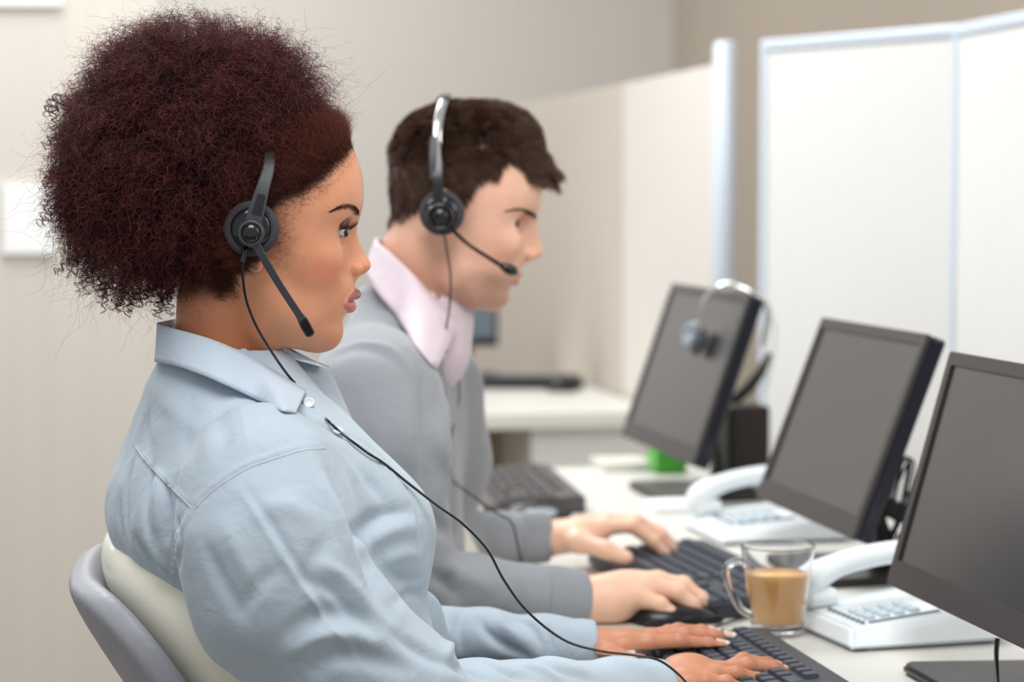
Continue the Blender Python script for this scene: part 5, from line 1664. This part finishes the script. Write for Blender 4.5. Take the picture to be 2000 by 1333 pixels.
for (x, y), t in zip(((850, 985), (905, 1025), (952, 1075), (985, 1135), (1030, 1195), (1100, 1250), (1170, 1272), (1240, 1281), (1285, 1290), (1318, 1312), (1345, 1340)), np.linspace(0, 1, 11)):
    cpts.append(A(x, y, last_v * (1 - t) - .015 * t))
wc = [WF.wor(q) for q in cpts]
last = wc[-1]
wc += [WF.wor(A(1372, 1380, -.02))]
tube('cord', wc, .00125, m_hsb, root, seg=8)
# ================================================================== MAN
MF = Frame(860, 640, 2.84)
sM = 4400 / 2.84
B = MF.at
Tm = dict(
    lo=(-0.11, -0.105, -0.11), hi=(0.165, 0.105, 0.32),
    cranium=[((908, 343), (0.0945, 0.0755, 0.0850), 2.25), ((850, 372), (0.052, 0.064, 0.060), 2.0)],
    front0=[(985, 240), (1035, 290), (1050, 330), (1057, 355), (1058, 380), (1056, 400), (1048, 415), (1038, 428), (1032, 440), (1030, 455), (1026, 475), (1022, 495), (1018, 510), (1018, 522), (1016, 535), (1010, 548), (1002, 556), (994, 563), (988, 572), (988, 582), (982, 591), (966, 597), (950, 599)],
    nose=[(985, 240), (1035, 290), (1050, 330), (1057, 355), (1059, 380), (1058, 400), (1055, 412), (1049, 424), (1049, 438), (1051, 452), (1055, 468), (1059, 480), (1060.5, 491), (1058, 500), (1050, 506), (1036, 509), (1028, 515), (1018, 524), (950, 545), (900, 600)],
    back0=[(870, 240), (870, 400), (876, 450), (880, 490), (884, 530), (892, 560), (905, 578), (925, 590), (942, 598), (950, 600)],
    width=[(240, .055), (300, .068), (340, .073), (380, .0745), (410, .0740), (440, .0725), (470, .070), (500, .0670), (530, .063), (550, .058), (570, .049), (585, .038), (596, .024), (602, .012)],
    nf=[(300, 2.3), (380, 2.2), (430, 1.95), (480, 1.8), (520, 1.75), (560, 1.8), (590, 2.1)],
    cx=945, loft=(270, 592), eye=(994, 434), eye_v=0.0315, eye_rot=2, eye_open=(0.0150, 0.0034), eye_yaw=0.42, eye_dz=-0.001,
    nose_top=418, nose_tip=492, nose_base=510, nose_w=(0.0095, 0.0115),
    wing=(1036, 497), wing_v=0.0125, wing_r=(0.0088, 0.0055, 0.0074),
    ulip=(1020, 536), llip=(1013, 551), stomion=(1010, 543), mouth_corner=(985, 548), mouth_v=0.025, lip_r=(0.0034, 0.0042),
    ear=(858, 405), ear_v=0.078,
    neck=([(850, 440, .0), (833, 520, .0), (812, 600, .0), (800, 680, .0)], [0.056, 0.058, 0.060, 0.066]), neck_sq=1.05,
    extra=[('ell', (972, 580, 0.0), (0.0105, 0.016, 0.011), 0.010),
           ('ell', (985, 478, -0.046), (0.018, 0.012, 0.016), 0.020), ('ell', (985, 478, 0.046), (0.018, 0.012, 0.016), 0.020),
           ('ell', (1049, 493, 0.0), (0.0062, 0.0085, 0.0066), 0.005),
           ('chain', [(880, 480, -0.056), (890, 545, -0.052), (925, 572, -0.036), (958, 584, -0.014)], [0.011, .013, .012, .011], 0.026),
           ('chain', [(880, 480, 0.056), (890, 545, 0.052), (925, 572, 0.036), (958, 584, 0.014)], [0.011, .013, .012, .011], 0.026),
           ('chain', [(846, 460, -0.050), (862, 540, -0.042), (878, 610, -0.024)], [0.014, .012, .010], 0.020),
           ('ell', (883, 600, 0.0), (0.010, 0.012, 0.016), 0.012)],
)
HM = Head(MF, Tm, 0.0019, False)
mp, mq = HM.build(2)
skinM = lin((238, 190, 164))
MHX = np.array([740, 758, 790, 815, 838, 842, 880, 905, 925, 948, 965, 985, 1000, 1030, 1060, 1100])
MHY = np.array([470, 452, 430, 405, 385, 362, 372, 402, 366, 350, 352, 318, 322, 345, 360, 360])
def hairline_m(X, Y):
    yb = np.interp(X, MHX, MHY)
    return 1 - sstep(Y, yb - 14, yb + 6)
def tint_man(p, H):
    X = 860 + p[:, 0] * sM; Y = 640 - p[:, 2] * sM; v = np.abs(p[:, 1])
    c = np.tile(skinM, (len(p), 1))
    def mixm(m, col, k=1.0):
        m = (m * k)[:, None]; c[:] = c * (1 - m) + np.array(col) * m
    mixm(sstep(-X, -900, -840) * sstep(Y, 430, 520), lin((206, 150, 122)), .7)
    g = np.exp(-(((X - 975) / 34) ** 2 + ((Y - 490) / 26) ** 2)) * (v > .02)
    mixm(g, lin((230, 158, 136)), .45)
    mixm(np.exp(-(((X - 1050) / 16) ** 2 + ((Y - 488) / 16) ** 2)), lin((230, 156, 132)), .35)
    # shaved beard area
    bd = sstep(Y, 512, 548) * sstep(X, 870, 900)
    mixm(bd, lin((176, 132, 112)), .55)
    lm = lipmask(p, H.lips, 1.1); mixm(lm, lin((196, 108, 100)), .9)
    for e in H.eyes:
        d = p - e; r = np.linalg.norm(d, axis=1)
        ln = np.exp(-((np.abs(d[:, 2] + .001) - 0.0038) / 0.0014) ** 2) * ((r < .016) & (d[:, 0] > 0)); mixm(ln, lin((70, 44, 38)), .9)
    # ears a little redder
    mixm((v > .074) * np.exp(-(((X - 858) / 22) ** 2 + ((Y - 400) / 45) ** 2)), lin((214, 128, 106)), .6)
    mixm(hairline_m(X, Y) * (1 - (v > .0795)), lin((58, 40, 32)), .9)
    return np.clip(c, 0, 1)
thm_ = math.radians(-14)
FdM = np.array([math.cos(thm_), math.sin(thm_), 0]); LdM = np.array([-math.sin(thm_), math.cos(thm_), 0]); RBm = np.array([FdM, LdM, [0, 0, 1]])
NkM = B(800, 660, 0)
SnM = NkM - LdM * .17 + np.array([0, 0, -.085]); SfM = NkM + LdM * .15 - FdM * .04 + np.array([0, 0, -.095])
Mb = Field((-0.26, -0.32, -0.58), (0.50, 0.50, 0.02), 0.005)
Mb.chain([NkM + np.array([0, 0, .03]), NkM + np.array([-.03, 0, -.09])], [0.052, 0.045], 0.02)
Mb.chain([SnM, SfM], [.045, .036], .02)
Mb.ell(NkM + np.array([-.02, 0, -.20]), (.050, .10, .14), .02, rot=RBm); Mb.ell(NkM + np.array([-.02, 0, -.42]), (.050, .10, .14), .02, rot=RBm)
EnM = B(740, 1120, -.215); EfM = B(820, 1085, .20)
WnM = B(1140, 1178, -.148); WfM = B(1075, 1052, 0.235)
Mb.chain([SnM, EnM], [.044, .040], .02); Mb.chain([EnM, WnM], [.036, .027], .01)
Mb.chain([SfM, EfM], [.034, .028], .01); Mb.chain([EfM, WfM], [.028, .026], .01)
mbp, mbq = Mb.mesh(); mbp = laplace(mbp, mbq, 2)
def nearM(F):
    w0 = B(1150, 1174, -.145); fo = B(1060, 1168, -.170)
    mc = [B(1290, 1146, -.098), B(1286, 1138, -.122), B(1268, 1146, -.146), B(1242, 1164, -.166)]
    fi = [[B(1332, 1154, -.096), B(1360, 1176, -.097), B(1374, 1190, -.097)],
          [B(1334, 1146, -.122), B(1366, 1172, -.123), B(1378, 1192, -.124)],
          [B(1322, 1158, -.148), B(1350, 1184, -.149), B(1362, 1200, -.150)],
          [B(1288, 1182, -.169), B(1308, 1200, -.170), B(1318, 1218, -.170)]]
    thm = [B(1210, 1190, -.085), B(1262, 1204, -.072), B(1300, 1208, -.068)]
    hand(F, MF, w0, fo, mc, fi, [.0112, .0116, .0112, .0100], thm, palm_r=.0185)
    F.ell(B(1195, 1172, -.155), (.034, .018, .026), .018); F.ell(B(1225, 1148, -.130), (.04, .028, .016), .016)
nmp, nmq = hand_mesh(nearM, (.15, -.24, -.45), (.40, -.02, -.23), .0022)
def farM(F):
    w0 = B(1090, 1050, .235); fo = B(1010, 1055, .225)
    mc = [B(1180, 1030, .215), B(1185, 1022, .240), B(1182, 1018, .265), B(1172, 1020, .288)]
    fi = [[B(1235, 1028, .214), B(1276, 1058, .214), B(1299, 1082, .214)],
          [B(1245, 1022, .240), B(1290, 1048, .241), B(1314, 1074, .241)],
          [B(1242, 1018, .268), B(1288, 1042, .270), B(1312, 1064, .270)],
          [B(1222, 1018, .292), B(1256, 1036, .296), B(1276, 1056, .296)]]
    thm = [B(1130, 1060, .190), B(1182, 1074, .166), B(1222, 1091, .160)]
    hand(F, MF, w0, fo, mc, fi, [.0098, .0100, .0096, .0086], thm, palm_r=.0150)
    F.ell(B(1135, 1048, .215), (.034, .02, .018), .016)
fmp, fmq = hand_mesh(farM, (.10, .12, -.36), (.38, .34, -.20), .0022)
ap, aq = join([(mp, mq), (mbp, mbq), (nmp, nmq), (fmp, fmq)])
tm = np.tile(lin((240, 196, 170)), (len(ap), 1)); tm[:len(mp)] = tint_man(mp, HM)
m_skinM = skin_mat('fair_skin', (230, 180, 155), (200, 140, 120), .45, .3)
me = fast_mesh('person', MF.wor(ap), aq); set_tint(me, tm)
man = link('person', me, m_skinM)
tag(man, 'man with short brown hair and a grey sweater over a pink shirt, behind the woman', 'person', 'call centre workers in headsets')
for c, sg in zip(HM.eyes, (-1, 1)):
    eyeball(MF, c, (1, -.5, -.3), man, m_eye, (44, 36, 34), white=(176, 178, 186))
SMh = Surf(MF, mp, mq)
m_browM = hair_mat('brow_hair_brown', (48, 34, 28), (66, 48, 38), .5, .05)
brow(SMh, MF, [(988, 414), (1010, 408), (1025, 409), (1038, 413), (1049, 421)], 1800, .008, .0022, m_browM, man, tilt=(-1, -.1, .1))
# hair
m_hairM = hair_mat('short_brown_hair', (50, 35, 28), (96, 70, 56), .5, .12)
NM = HM.N; X = 860 + mp[:, 0] * sM; Y = 640 - mp[:, 2] * sM
mk = hairline_m(X, Y) * (1 - (np.abs(mp[:, 1]) > .0795))
mk = mk * (mp[:, 2] > B(800, 470)[2])
top_ = sstep(-Y, -345, -205)   # long on top, short at the sides
idx = rg.choice(len(mp), 150000, p=mk / mk.sum())
rt = mp[idx]; nn = NM[idx]; tp_ = top_[idx]; fx = sstep(X[idx], 930, 1040)
L0 = np.interp(tp_, [0, 1], [.008, .0155]) * (1 + fx * tp_ * 1.0) * rg.uniform(.75, 1.15, len(idx))
L0 = L0 * np.interp(Y[idx], [380, 440], [1, .7])
d0 = np.stack([0.55 + .6 * fx * tp_, rg.normal(size=len(idx)) * .12, np.interp(tp_, [.02, .65], [-.55, .22])], 1)
d0 = d0 + nn * np.interp(tp_, [0, 1], [.40, 1.25])[:, None] * (1 - .25 * fx[:, None]) + rg.normal(size=nn.shape) * .16
cell = np.floor(rt / .010).astype(int); hsh = (cell @ np.array([73856093, 19349663, 83492791])) % 4096
d0 = d0 + cn[hsh] * .50 * (0.3 + tp_[:, None])
rt = rt - nn * .001
st = curls(rt, d0, L0, np.full(len(idx), .0006), np.full(len(idx), .6), 8, rg, droop=.15)
hair_obj('hair', MF.wor(st), .00028, m_hairM, man, .4)['kind'] = 'stuff'
# quiff over the forehead
qn = 13000
qx = rg.uniform(0, 1, qn); qv = rg.uniform(-.052, .052, qn)
r0 = np.array([B(992 + 68 * a, 254 + 80 * a + 10 * (abs(v_) / .05) ** 2) for a, v_ in zip(qx, qv)]); r0[:, 1] = qv
r0[:, 0] -= .030 * (np.abs(qv) / .05) ** 2
d0 = np.stack([np.full(qn, 1.0), rg.normal(size=qn) * .15 + qv * 3, np.interp(qx, [0, 1], [.10, -.10]) + rg.normal(size=qn) * .10], 1)
cell = np.floor(np.stack([qx * 6, qv / .012], 1)).astype(int); hs = (cell @ np.array([7919, 104729])) % 4096
d0 += cn[hs] * .22
L0 = rg.uniform(.020, .034, qn) * (1 - .35 * (np.abs(qv) / .052) ** 2)
st = curls(r0, d0, L0, np.full(qn, .001), np.full(qn, .7), 9, rg, droop=.35)
hair_obj('quiff', MF.wor(st), .00030, m_hairM, man, .4)['kind'] = 'stuff'

# ---- sweater -------------------------------------------------------------
m_knit = cloth_mat('grey_knit', (150, 154, 160), weave=900, rough=.9, sheen=.35, noise=.10)
Sw = Field((-0.30, -0.34, -0.50), (0.48, 0.52, 0.06), 0.0045)
rowsM = [(560, 705, 860, .060, 0), (600, 690, 880, .080, 0), (640, 676, 892, .115, 0), (680, 660, 900, .160, 0), (720, 650, 902, .182, 0), (800, 640, 903, .190, 0), (900, 640, 905, .186, 0), (960, 640, 903, .182, 0), (1020, 642, 900, .178, 0), (1100, 645, 905, .175, 0), (1300, 640, 910, .18, 0)]
torso_loft(Sw, MF, rowsM, FdM, LdM, 2.3, .02, sM)
Sw.chain([B(725, 740, -.150), B(735, 780, -.185), B(748, 880, -.205), B(752, 1000, -.210), B(775, 1110, -.205), B(830, 1160, -.185)], [.066, .072, .074, .070, .062, .052], .03)
Sw.chain([B(830, 1160, -.185), B(920, 1152, -.185), B(1040, 1168, -.170), B(1128, 1176, -.150)], [.052, .043, .037, .0385], .012)
Sw.chain([B(840, 760, .15), B(860, 900, .20), B(850, 1040, .21), B(900, 1062, .215)], [.070, .065, .045, .042], .025)
Sw.chain([B(880, 1060, .215), B(980, 1052, .225), B(1068, 1050, .235)], [.042, .034, .032], .010)
Sw.chain([B(835, 560, 0), B(822, 610, 0), B(815, 655, 0)], [.058, .060, .050], .006, 'sub')
eM = B(1124, 1176, -.150); dM = eM - B(1020, 1166, -.173); dM /= np.linalg.norm(dM)
Sw.cap(eM - dM * .03, eM + dM * .05, .0335, .0335, 0, 'sub'); Sw.ell(eM + dM * .036, (.034, .06, .06), .001, 'sub')
eM2 = B(1066, 1050, .235); dM2 = eM2 - B(980, 1052, .225); dM2 /= np.linalg.norm(dM2)
Sw.cap(eM2 - dM2 * .03, eM2 + dM2 * .05, .0285, .0285, 0, 'sub'); Sw.ell(eM2 + dM2 * .036, (.034, .06, .06), .001, 'sub')
xp, xq = Sw.mesh(); xp = laplace(xp, xq, 2); XN = vnormals(xp, xq); XS = Surf(MF, xp, xq)
foldsM = [([(640, 690), (700, 668), (760, 680), (800, 720), (822, 790)], .006, .003), ([(645, 700), (700, 680), (752, 692), (790, 730), (810, 800)], .008, -.003),
          ([(830, 720), (826, 820), (832, 920), (836, 1000)], .012, -.010), ([(806, 760), (800, 860), (812, 960)], .016, .005),
          ([(850, 780), (842, 850), (858, 930)], .012, -.006), ([(875, 760), (866, 850), (880, 950)], .014, .005), ([(890, 860), (878, 960), (892, 1050)], .010, -.004),
          ([(830, 1000), (860, 1030), (900, 1045)], .010, -.006), ([(835, 1120), (870, 1140), (900, 1180)], .010, -.006), ([(860, 1105), (910, 1125), (960, 1150)], .010, .005),
          ([(905, 1060), (930, 1085), (950, 1105)], .010, -.005), ([(930, 1030), (950, 1060), (960, 1090)], .009, -.004), ([(690, 800), (720, 900), (760, 980)], .016, -.004),
          ([(1010, 1140), (1015, 1170), (1010, 1200)], .006, -.003), ([(1040, 1020), (1045, 1050), (1042, 1085)], .006, -.003)]
xp = strokes(xp, XN, XS, foldsM); XN = vnormals(xp, xq)
xp = xp + XN * (fbm(xp, 30, 31, 2) * .0025)[:, None]
sweater = link('sweater', fast_mesh('sweater', MF.wor(xp), xq), m_knit, man)
# ribbed cuffs
def cuff(fr, a, b, ra, rb, m, parent, n=56, amp=.0006):
    a = np.array(a); b = np.array(b); d = b - a; L = np.linalg.norm(d); d /= L
    e = np.cross(d, [0, 0, 1.]); e /= np.linalg.norm(e); f = np.cross(d, e)
    pts = []; q = []; K = 14; J = n * 4
    for i in range(K):
        t = i / (K - 1); c_ = a + d * L * t; r = ra + (rb - ra) * t + .0015 * math.sin(t * math.pi)
        for j in range(J):
            an = 2 * math.pi * j / J; rr = r + amp * math.sin(an * n)
            pts.append(c_ + (e * math.cos(an) + f * math.sin(an)) * rr)
    q = [(i * J + j, i * J + (j + 1) % J, (i + 1) * J + (j + 1) % J, (i + 1) * J + j) for i in range(K - 1) for j in range(J)]
    o = link('ribbed_cuff', fast_mesh('ribbed_cuff', fr.wor(np.array(pts)), np.array(q)), m, parent)
    md_ = o.modifiers.new('thick', 'SOLIDIFY'); md_.thickness = .003; md_.offset = -1
cuff(MF, B(1050, 1169, -.168), B(1131, 1177, -.149), .0395, .0385, m_knit, sweater)
cuff(MF, B(1012, 1052, .2285), B(1070, 1050, .2355), .0345, .0335, m_knit, sweater)
# ---- pink shirt collar
m_pink = cloth_mat('pink_shirt', (226, 210, 219), rough=.7, noise=.02)
def outM(pts, off):
    o = []
    for x, y, v in pts:
        h_ = XS.hit(x, y); o.append((x, y, min(v, h_[1] - off) if (h_ is not None and h_[1] < .02) else v))
    return o
ctop = outM([(765, 470, .045), (748, 466, .012), (735, 467, -.020), (760, 492, -.052), (800, 530, -.072), (845, 580, -.076), (880, 618, -.060), (893, 640, -.030)], .003)
cbot = outM([(740, 520, .070), (722, 522, .030), (712, 528, -.030), (735, 570, -.078), (775, 620, -.096), (812, 675, -.096), (840, 710, -.080), (852, 722, -.066)], .008)
strip('shirt_collar', ctop, cbot, m_pink, man, MF, .002)
ctop2 = [(765, 470, .045), (800, 500, .062), (850, 560, .062), (880, 600, .045), (893, 622, .020)]
cbot2 = [(745, 520, .070), (800, 560, .090), (860, 600, .090), (905, 612, .070), (918, 655, .035)]
strip('shirt_collar', ctop2, cbot2, m_pink, man, MF, .002)
Pk = Field((-0.11, -.10, -.08), (.08, .10, .14), .004)
Pk.chain([B(826, 572, 0), B(820, 610, 0), B(812, 680, 0)], [.064, .066, .068], .01, sq=((0, 1, 0), 1.05))
Pk.ell(B(872, 660, .0), (.024, .035, .040), .02)
Pk.chain([B(850, 480, 0), B(826, 560, 0), B(822, 620, 0)], [.075, .0625, .060], .003, 'sub', sq=((0, 1, 0), 1.05))
pp_, pq_ = Pk.mesh(); link('pink_shirt', fast_mesh('pink_shirt', MF.wor(laplace(pp_, pq_, 2)), pq_), m_pink, man)
strip('shirt_placket', [(893, 628, -.012), (905, 640, .000), (912, 660, .012)], [(868, 716, -.020), (880, 712, -.005), (886, 706, .010)], m_pink, man, MF, .002)
# legs
hC = B(800, 1230, 0); hC[2] = .56 - MF.O[2]
Lf = Field((-0.35, -0.36, -1.22), (0.62, 0.42, -0.36), 0.01)
for sg in (-1, 1):
    h_ = hC + LdM * .10 * sg; kn = h_ + FdM * .43 + np.array([0, 0, -.02]); ft = kn.copy(); ft[2] = .09 - MF.O[2]
    Lf.chain([h_, kn], [.09, .065], .03); Lf.chain([kn, ft], [.06, .045], .02)
Lf.ell(hC + np.array([0, 0, .03]), (.12, .18, .12), .03, rot=RBm); Lf.chain([hC, B(790, 1100, 0)], [.12, .12], .04)
lp, lq = Lf.mesh(); link('trousers', fast_mesh('trousers', MF.wor(laplace(lp, lq, 2)), lq), m_trouser, man)
for sg in (-1, 1):
    b_ = MF.wor(hC + LdM * .10 * sg + FdM * .45); b_[2] = .045
    F_ = Field((-.1, -.08, -.06), (.24, .08, .08), .006); F_.chain([(0, 0, 0), (.11, 0, -.008), (.18, 0, -.015)], [.044, .038, .03], .01)
    p_, q_ = F_.mesh(); p_[:, 2] = np.maximum(p_[:, 2], -.044)
    W_ = b_ + p_[:, :1] * (MF.R.T @ FdM) + p_[:, 1:2] * (MF.R.T @ LdM) + p_[:, 2:] * np.array([0, 0, 1])
    link('shoe', fast_mesh('shoe', W_, q_), m_black, man)
office_chair(MF, FdM, LdM, B(640, 1010, -.19), 14, 'office chair the man sits on, hidden behind the woman', hC, m_cream, m_shell)

# ---- man headset
root = empty('headset', MF.wor(B(863, 418, -.10)), 'black call headset with a steel band on the short-haired man', 'headset', 'telephone headsets')
hn = (0, -1, .04)
md = local_disc(MF, B(863, 416, -.094), hn)
lathe('ear_cushion', [(0, -.012), (.022, -.012), (.0265, -.008), (.0275, 0), (.0262, .005), (.022, .008), (.017, .006), (.015, .004), (0, .004)], m_foam, root, md, 48)
lathe('speaker_housing', [(0, .0035), (.0205, .0035), (.0205, .009), (.018, .012), (.012, .0135), (0, .0135)], m_hsb, root, md, 48)
md2 = local_disc(MF, B(860, 424, -.109), hn)
lathe('hub', [(0, 0), (.0165, 0), (.0168, .005), (.015, .0075), (.0125, .0075), (.012, .006), (0, .006)], m_hsb, root, md2, 40)
lathe('hub_cap', [(.0105, .006), (.0100, .0085), (.0072, .0105), (.003, .0112), (0, .0114)], m_hsb, root, md2, 32)
flat_strip(MF, [B(858, 415, -.111), B(856, 370, -.108), B(853, 320, -.100), B(850, 270, -.089)], [.013, .013, .0145, .0135], [.007, .006, .005, .005], m_hsb, 'band_arm', root)
flat_strip(MF, [B(846, 350, -.1045), B(845, 310, -.1), B(847, 268, -.090)], [.008, .009, .008], [.005, .005, .005], m_hs, 'arm_slider', root)
hb = [B(854, 285, -.0935), B(855, 250, -.0865), B(860, 220, -.070), B(867, 197, -.040), B(871, 189, 0), B(867, 197, .040), B(860, 220, .070), B(855, 250, .0865), B(853, 300, .092)]
bm = bmesh.new(); add_tube(bm, [MF.wor(q) for q in spline(hb, 8)], .0058, 12, flat=.25, up=tuple(np.array([0, -1, .0])))
bm_obj('headband', bm, m_steel, root, smooth=True)
flat_strip(MF, [B(864, 194, -.034), B(871, 186, -.002), B(868, 192, .034)], [.015] * 3, [.004] * 3, m_hsb, 'crown_pad', root, nrm=(0, 0, 1))
box('temple_pad', (0, 0, 0), (.03, .012, .05), m_hs, root, .005, local_disc(MF, B(853, 330, .092), (0, 1, 0)) @ Matrix.Rotation(math.pi / 2, 4, 'X'))
flat_strip(MF, [B(880, 446, -.112), B(915, 478, -.105), B(955, 504, -.092), B(985, 523, -.078)], [.0052, .0046, .0046, .006], [.004, .0035, .0035, .005], m_hsb, 'microphone_boom', root)
bm = bmesh.new(); add_tube(bm, [MF.wor(q) for q in (B(980, 519, -.081), B(992, 525, -.077), B(1003, 530, -.073), B(1010, 533, -.070))], [.004, .0068, .0068, .0035], 16)
bm_obj('microphone', bm, m_hsb, root, smooth=True)
cdm = [(867, 455, -.106), (873, 490, -.100), (880, 540, -.098), (878, 600, -.102), (872, 640, -.104)]
cp_ = [B(*q) for q in cdm]
for x, y in ((872, 690), (892, 730), (896, 780), (885, 840), (878, 890), (888, 940)):
    h_ = XS.hit(x, y); q = h_ if h_ is not None else B(x, y, -.02)
    e = MF.loc(CAM) - q; cp_.append(q + e / np.linalg.norm(e) * .006)
v1 = cp_[-1][1]
for (x, y), t in zip(((925, 970), (965, 1000), (998, 1020), (1010, 1060), (1020, 1110), (1030, 1135)), np.linspace(0.1, 1, 6)):
    cp_.append(B(x, y, v1 * (1 - t) + -.02 * t))
tube('cord', [MF.wor(q) for q in cp_], .0013, m_hsb, root, seg=8)

# ---- spare headset hung over the third monitor -----------------------------
m_pale = mat('pale_grey_plastic', (176, 186, 198), .35)
HF = Frame(1400, 620, 3.72)
H_ = HF.at
root = empty('headset', HF.wor(H_(1386, 634, 0)), 'grey headset hung over the top edge of the farthest desk monitor', 'headset', 'telephone headsets')
def M3(x, z, y):  # monitor-local: x along the width, z up, y out of the screen
    return np.array(mw3 @ Vector((x, y, z)))
Wd3, Hd3 = 0.49, 0.293
xa_ = 0.375
path = [M3(xa_ - .03, Hd3 - .070, .022), M3(xa_ - .015, Hd3 - .03, .034), M3(xa_ + .02, Hd3 + .004, .022), M3(xa_ + .045, Hd3 + .010, -.015), M3(xa_ + .055, Hd3 - .01, -.055), M3(xa_ + .05, Hd3 - .07, -.07)]
bm = bmesh.new(); add_tube(bm, spline(path, 8), .006, 10, flat=.3, up=(1, 0, 0)); bm_obj('headband', bm, m_steel, root, smooth=True)
zz = V(mw3.to_3x3() @ Vector((0, 1, 0))); c0 = M3(xa_ - .045, Hd3 - .095, .004)
mdx = zz.to_track_quat('Z', 'Y').to_matrix().to_4x4(); mdx.translation = V(c0)
lathe('ear_cushion', [(0, 0), (.021, 0), (.024, .004), (.023, .011), (.016, .014), (0, .014)], m_hs, root, mdx, 40)
c0 = M3(xa_ - .058, Hd3 - .092, .018)
mdx2 = mdx.copy(); mdx2.translation = V(c0)
lathe('speaker_housing', [(0, 0), (.018, 0), (.018, .008), (.013, .014), (0, .016)], m_pale, root, mdx2, 40)
tube('band_arm', [M3(xa_ - .058, Hd3 - .092, .034), M3(xa_ - .045, Hd3 - .075, .034), M3(xa_ - .028, Hd3 - .066, .024)], .006, m_pale, root, flat=.6)
tube('cord', [P(1492, 590, 3.80), P(1508, 620, 3.84), P(1515, 660, 3.88), P(1508, 710, 3.9), P(1496, 760, 3.95)], .0012, m_pale, root, seg=6)
# ------------------------------------------------------------------ light
w = bpy.data.worlds.new('world'); SC.world = w; w.use_nodes = True
w.node_tree.nodes['Background'].inputs[0].default_value = (0.98, 0.99, 1.0, 1)
w.node_tree.nodes['Background'].inputs[1].default_value = 0.52
def area(name, loc, target, sx, sy, e, col=(1, 1, 1)):
    l = bpy.data.lights.new(name, 'AREA'); l.shape = 'RECTANGLE'; l.size = sx; l.size_y = sy; l.energy = e; l.color = col
    o = bpy.data.objects.new(name, l); COL.objects.link(o); o.location = loc
    o.rotation_euler = (Vector(target) - Vector(loc)).to_track_quat('-Z', 'Y').to_euler()
    return o
area('overhead_light', (0.1, 1.4, 3.0), (0.5, 2.6, 0.9), 1.2, 1.6, 44, (1, .99, .975))
area('overhead_light', (0.3, 4.6, 3.1), (0.3, 4.9, 0), 1.2, 1.8, 52, (1, .99, .975))
area('overhead_light', (0.2, 7.6, 3.1), (0.2, 8.4, 0), 1.2, 1.8, 52, (1, .99, .975))
area('unseen_area_light', (2.3, 1.2, 2.3), (0.2, 2.4, 1.1), 1.2, 1.2, 18, (1, .99, .97))  # out-of-view area light from the right; no window is built there
area('overhead_light', (-0.6, 4.5, 2.75), (0.9, 2.4, 1.0), 1.3, 0.7, 38, (.98, .99, 1))  # unseen light added to brighten the monitor screens and rim the hair
area('unseen_area_light', (-2.35, 9.5, 2.2), (-2.1, 5, 2.0), 1.4, 1.2, 20, (.90, .95, 1))  # unseen light added for the two nearer screens to reflect
SC.view_settings.view_transform = 'Standard'
SC.view_settings.look = 'None'
SC.view_settings.gamma = 1
SC.view_settings.use_curve_mapping = False
SC.view_settings.exposure = 0.0
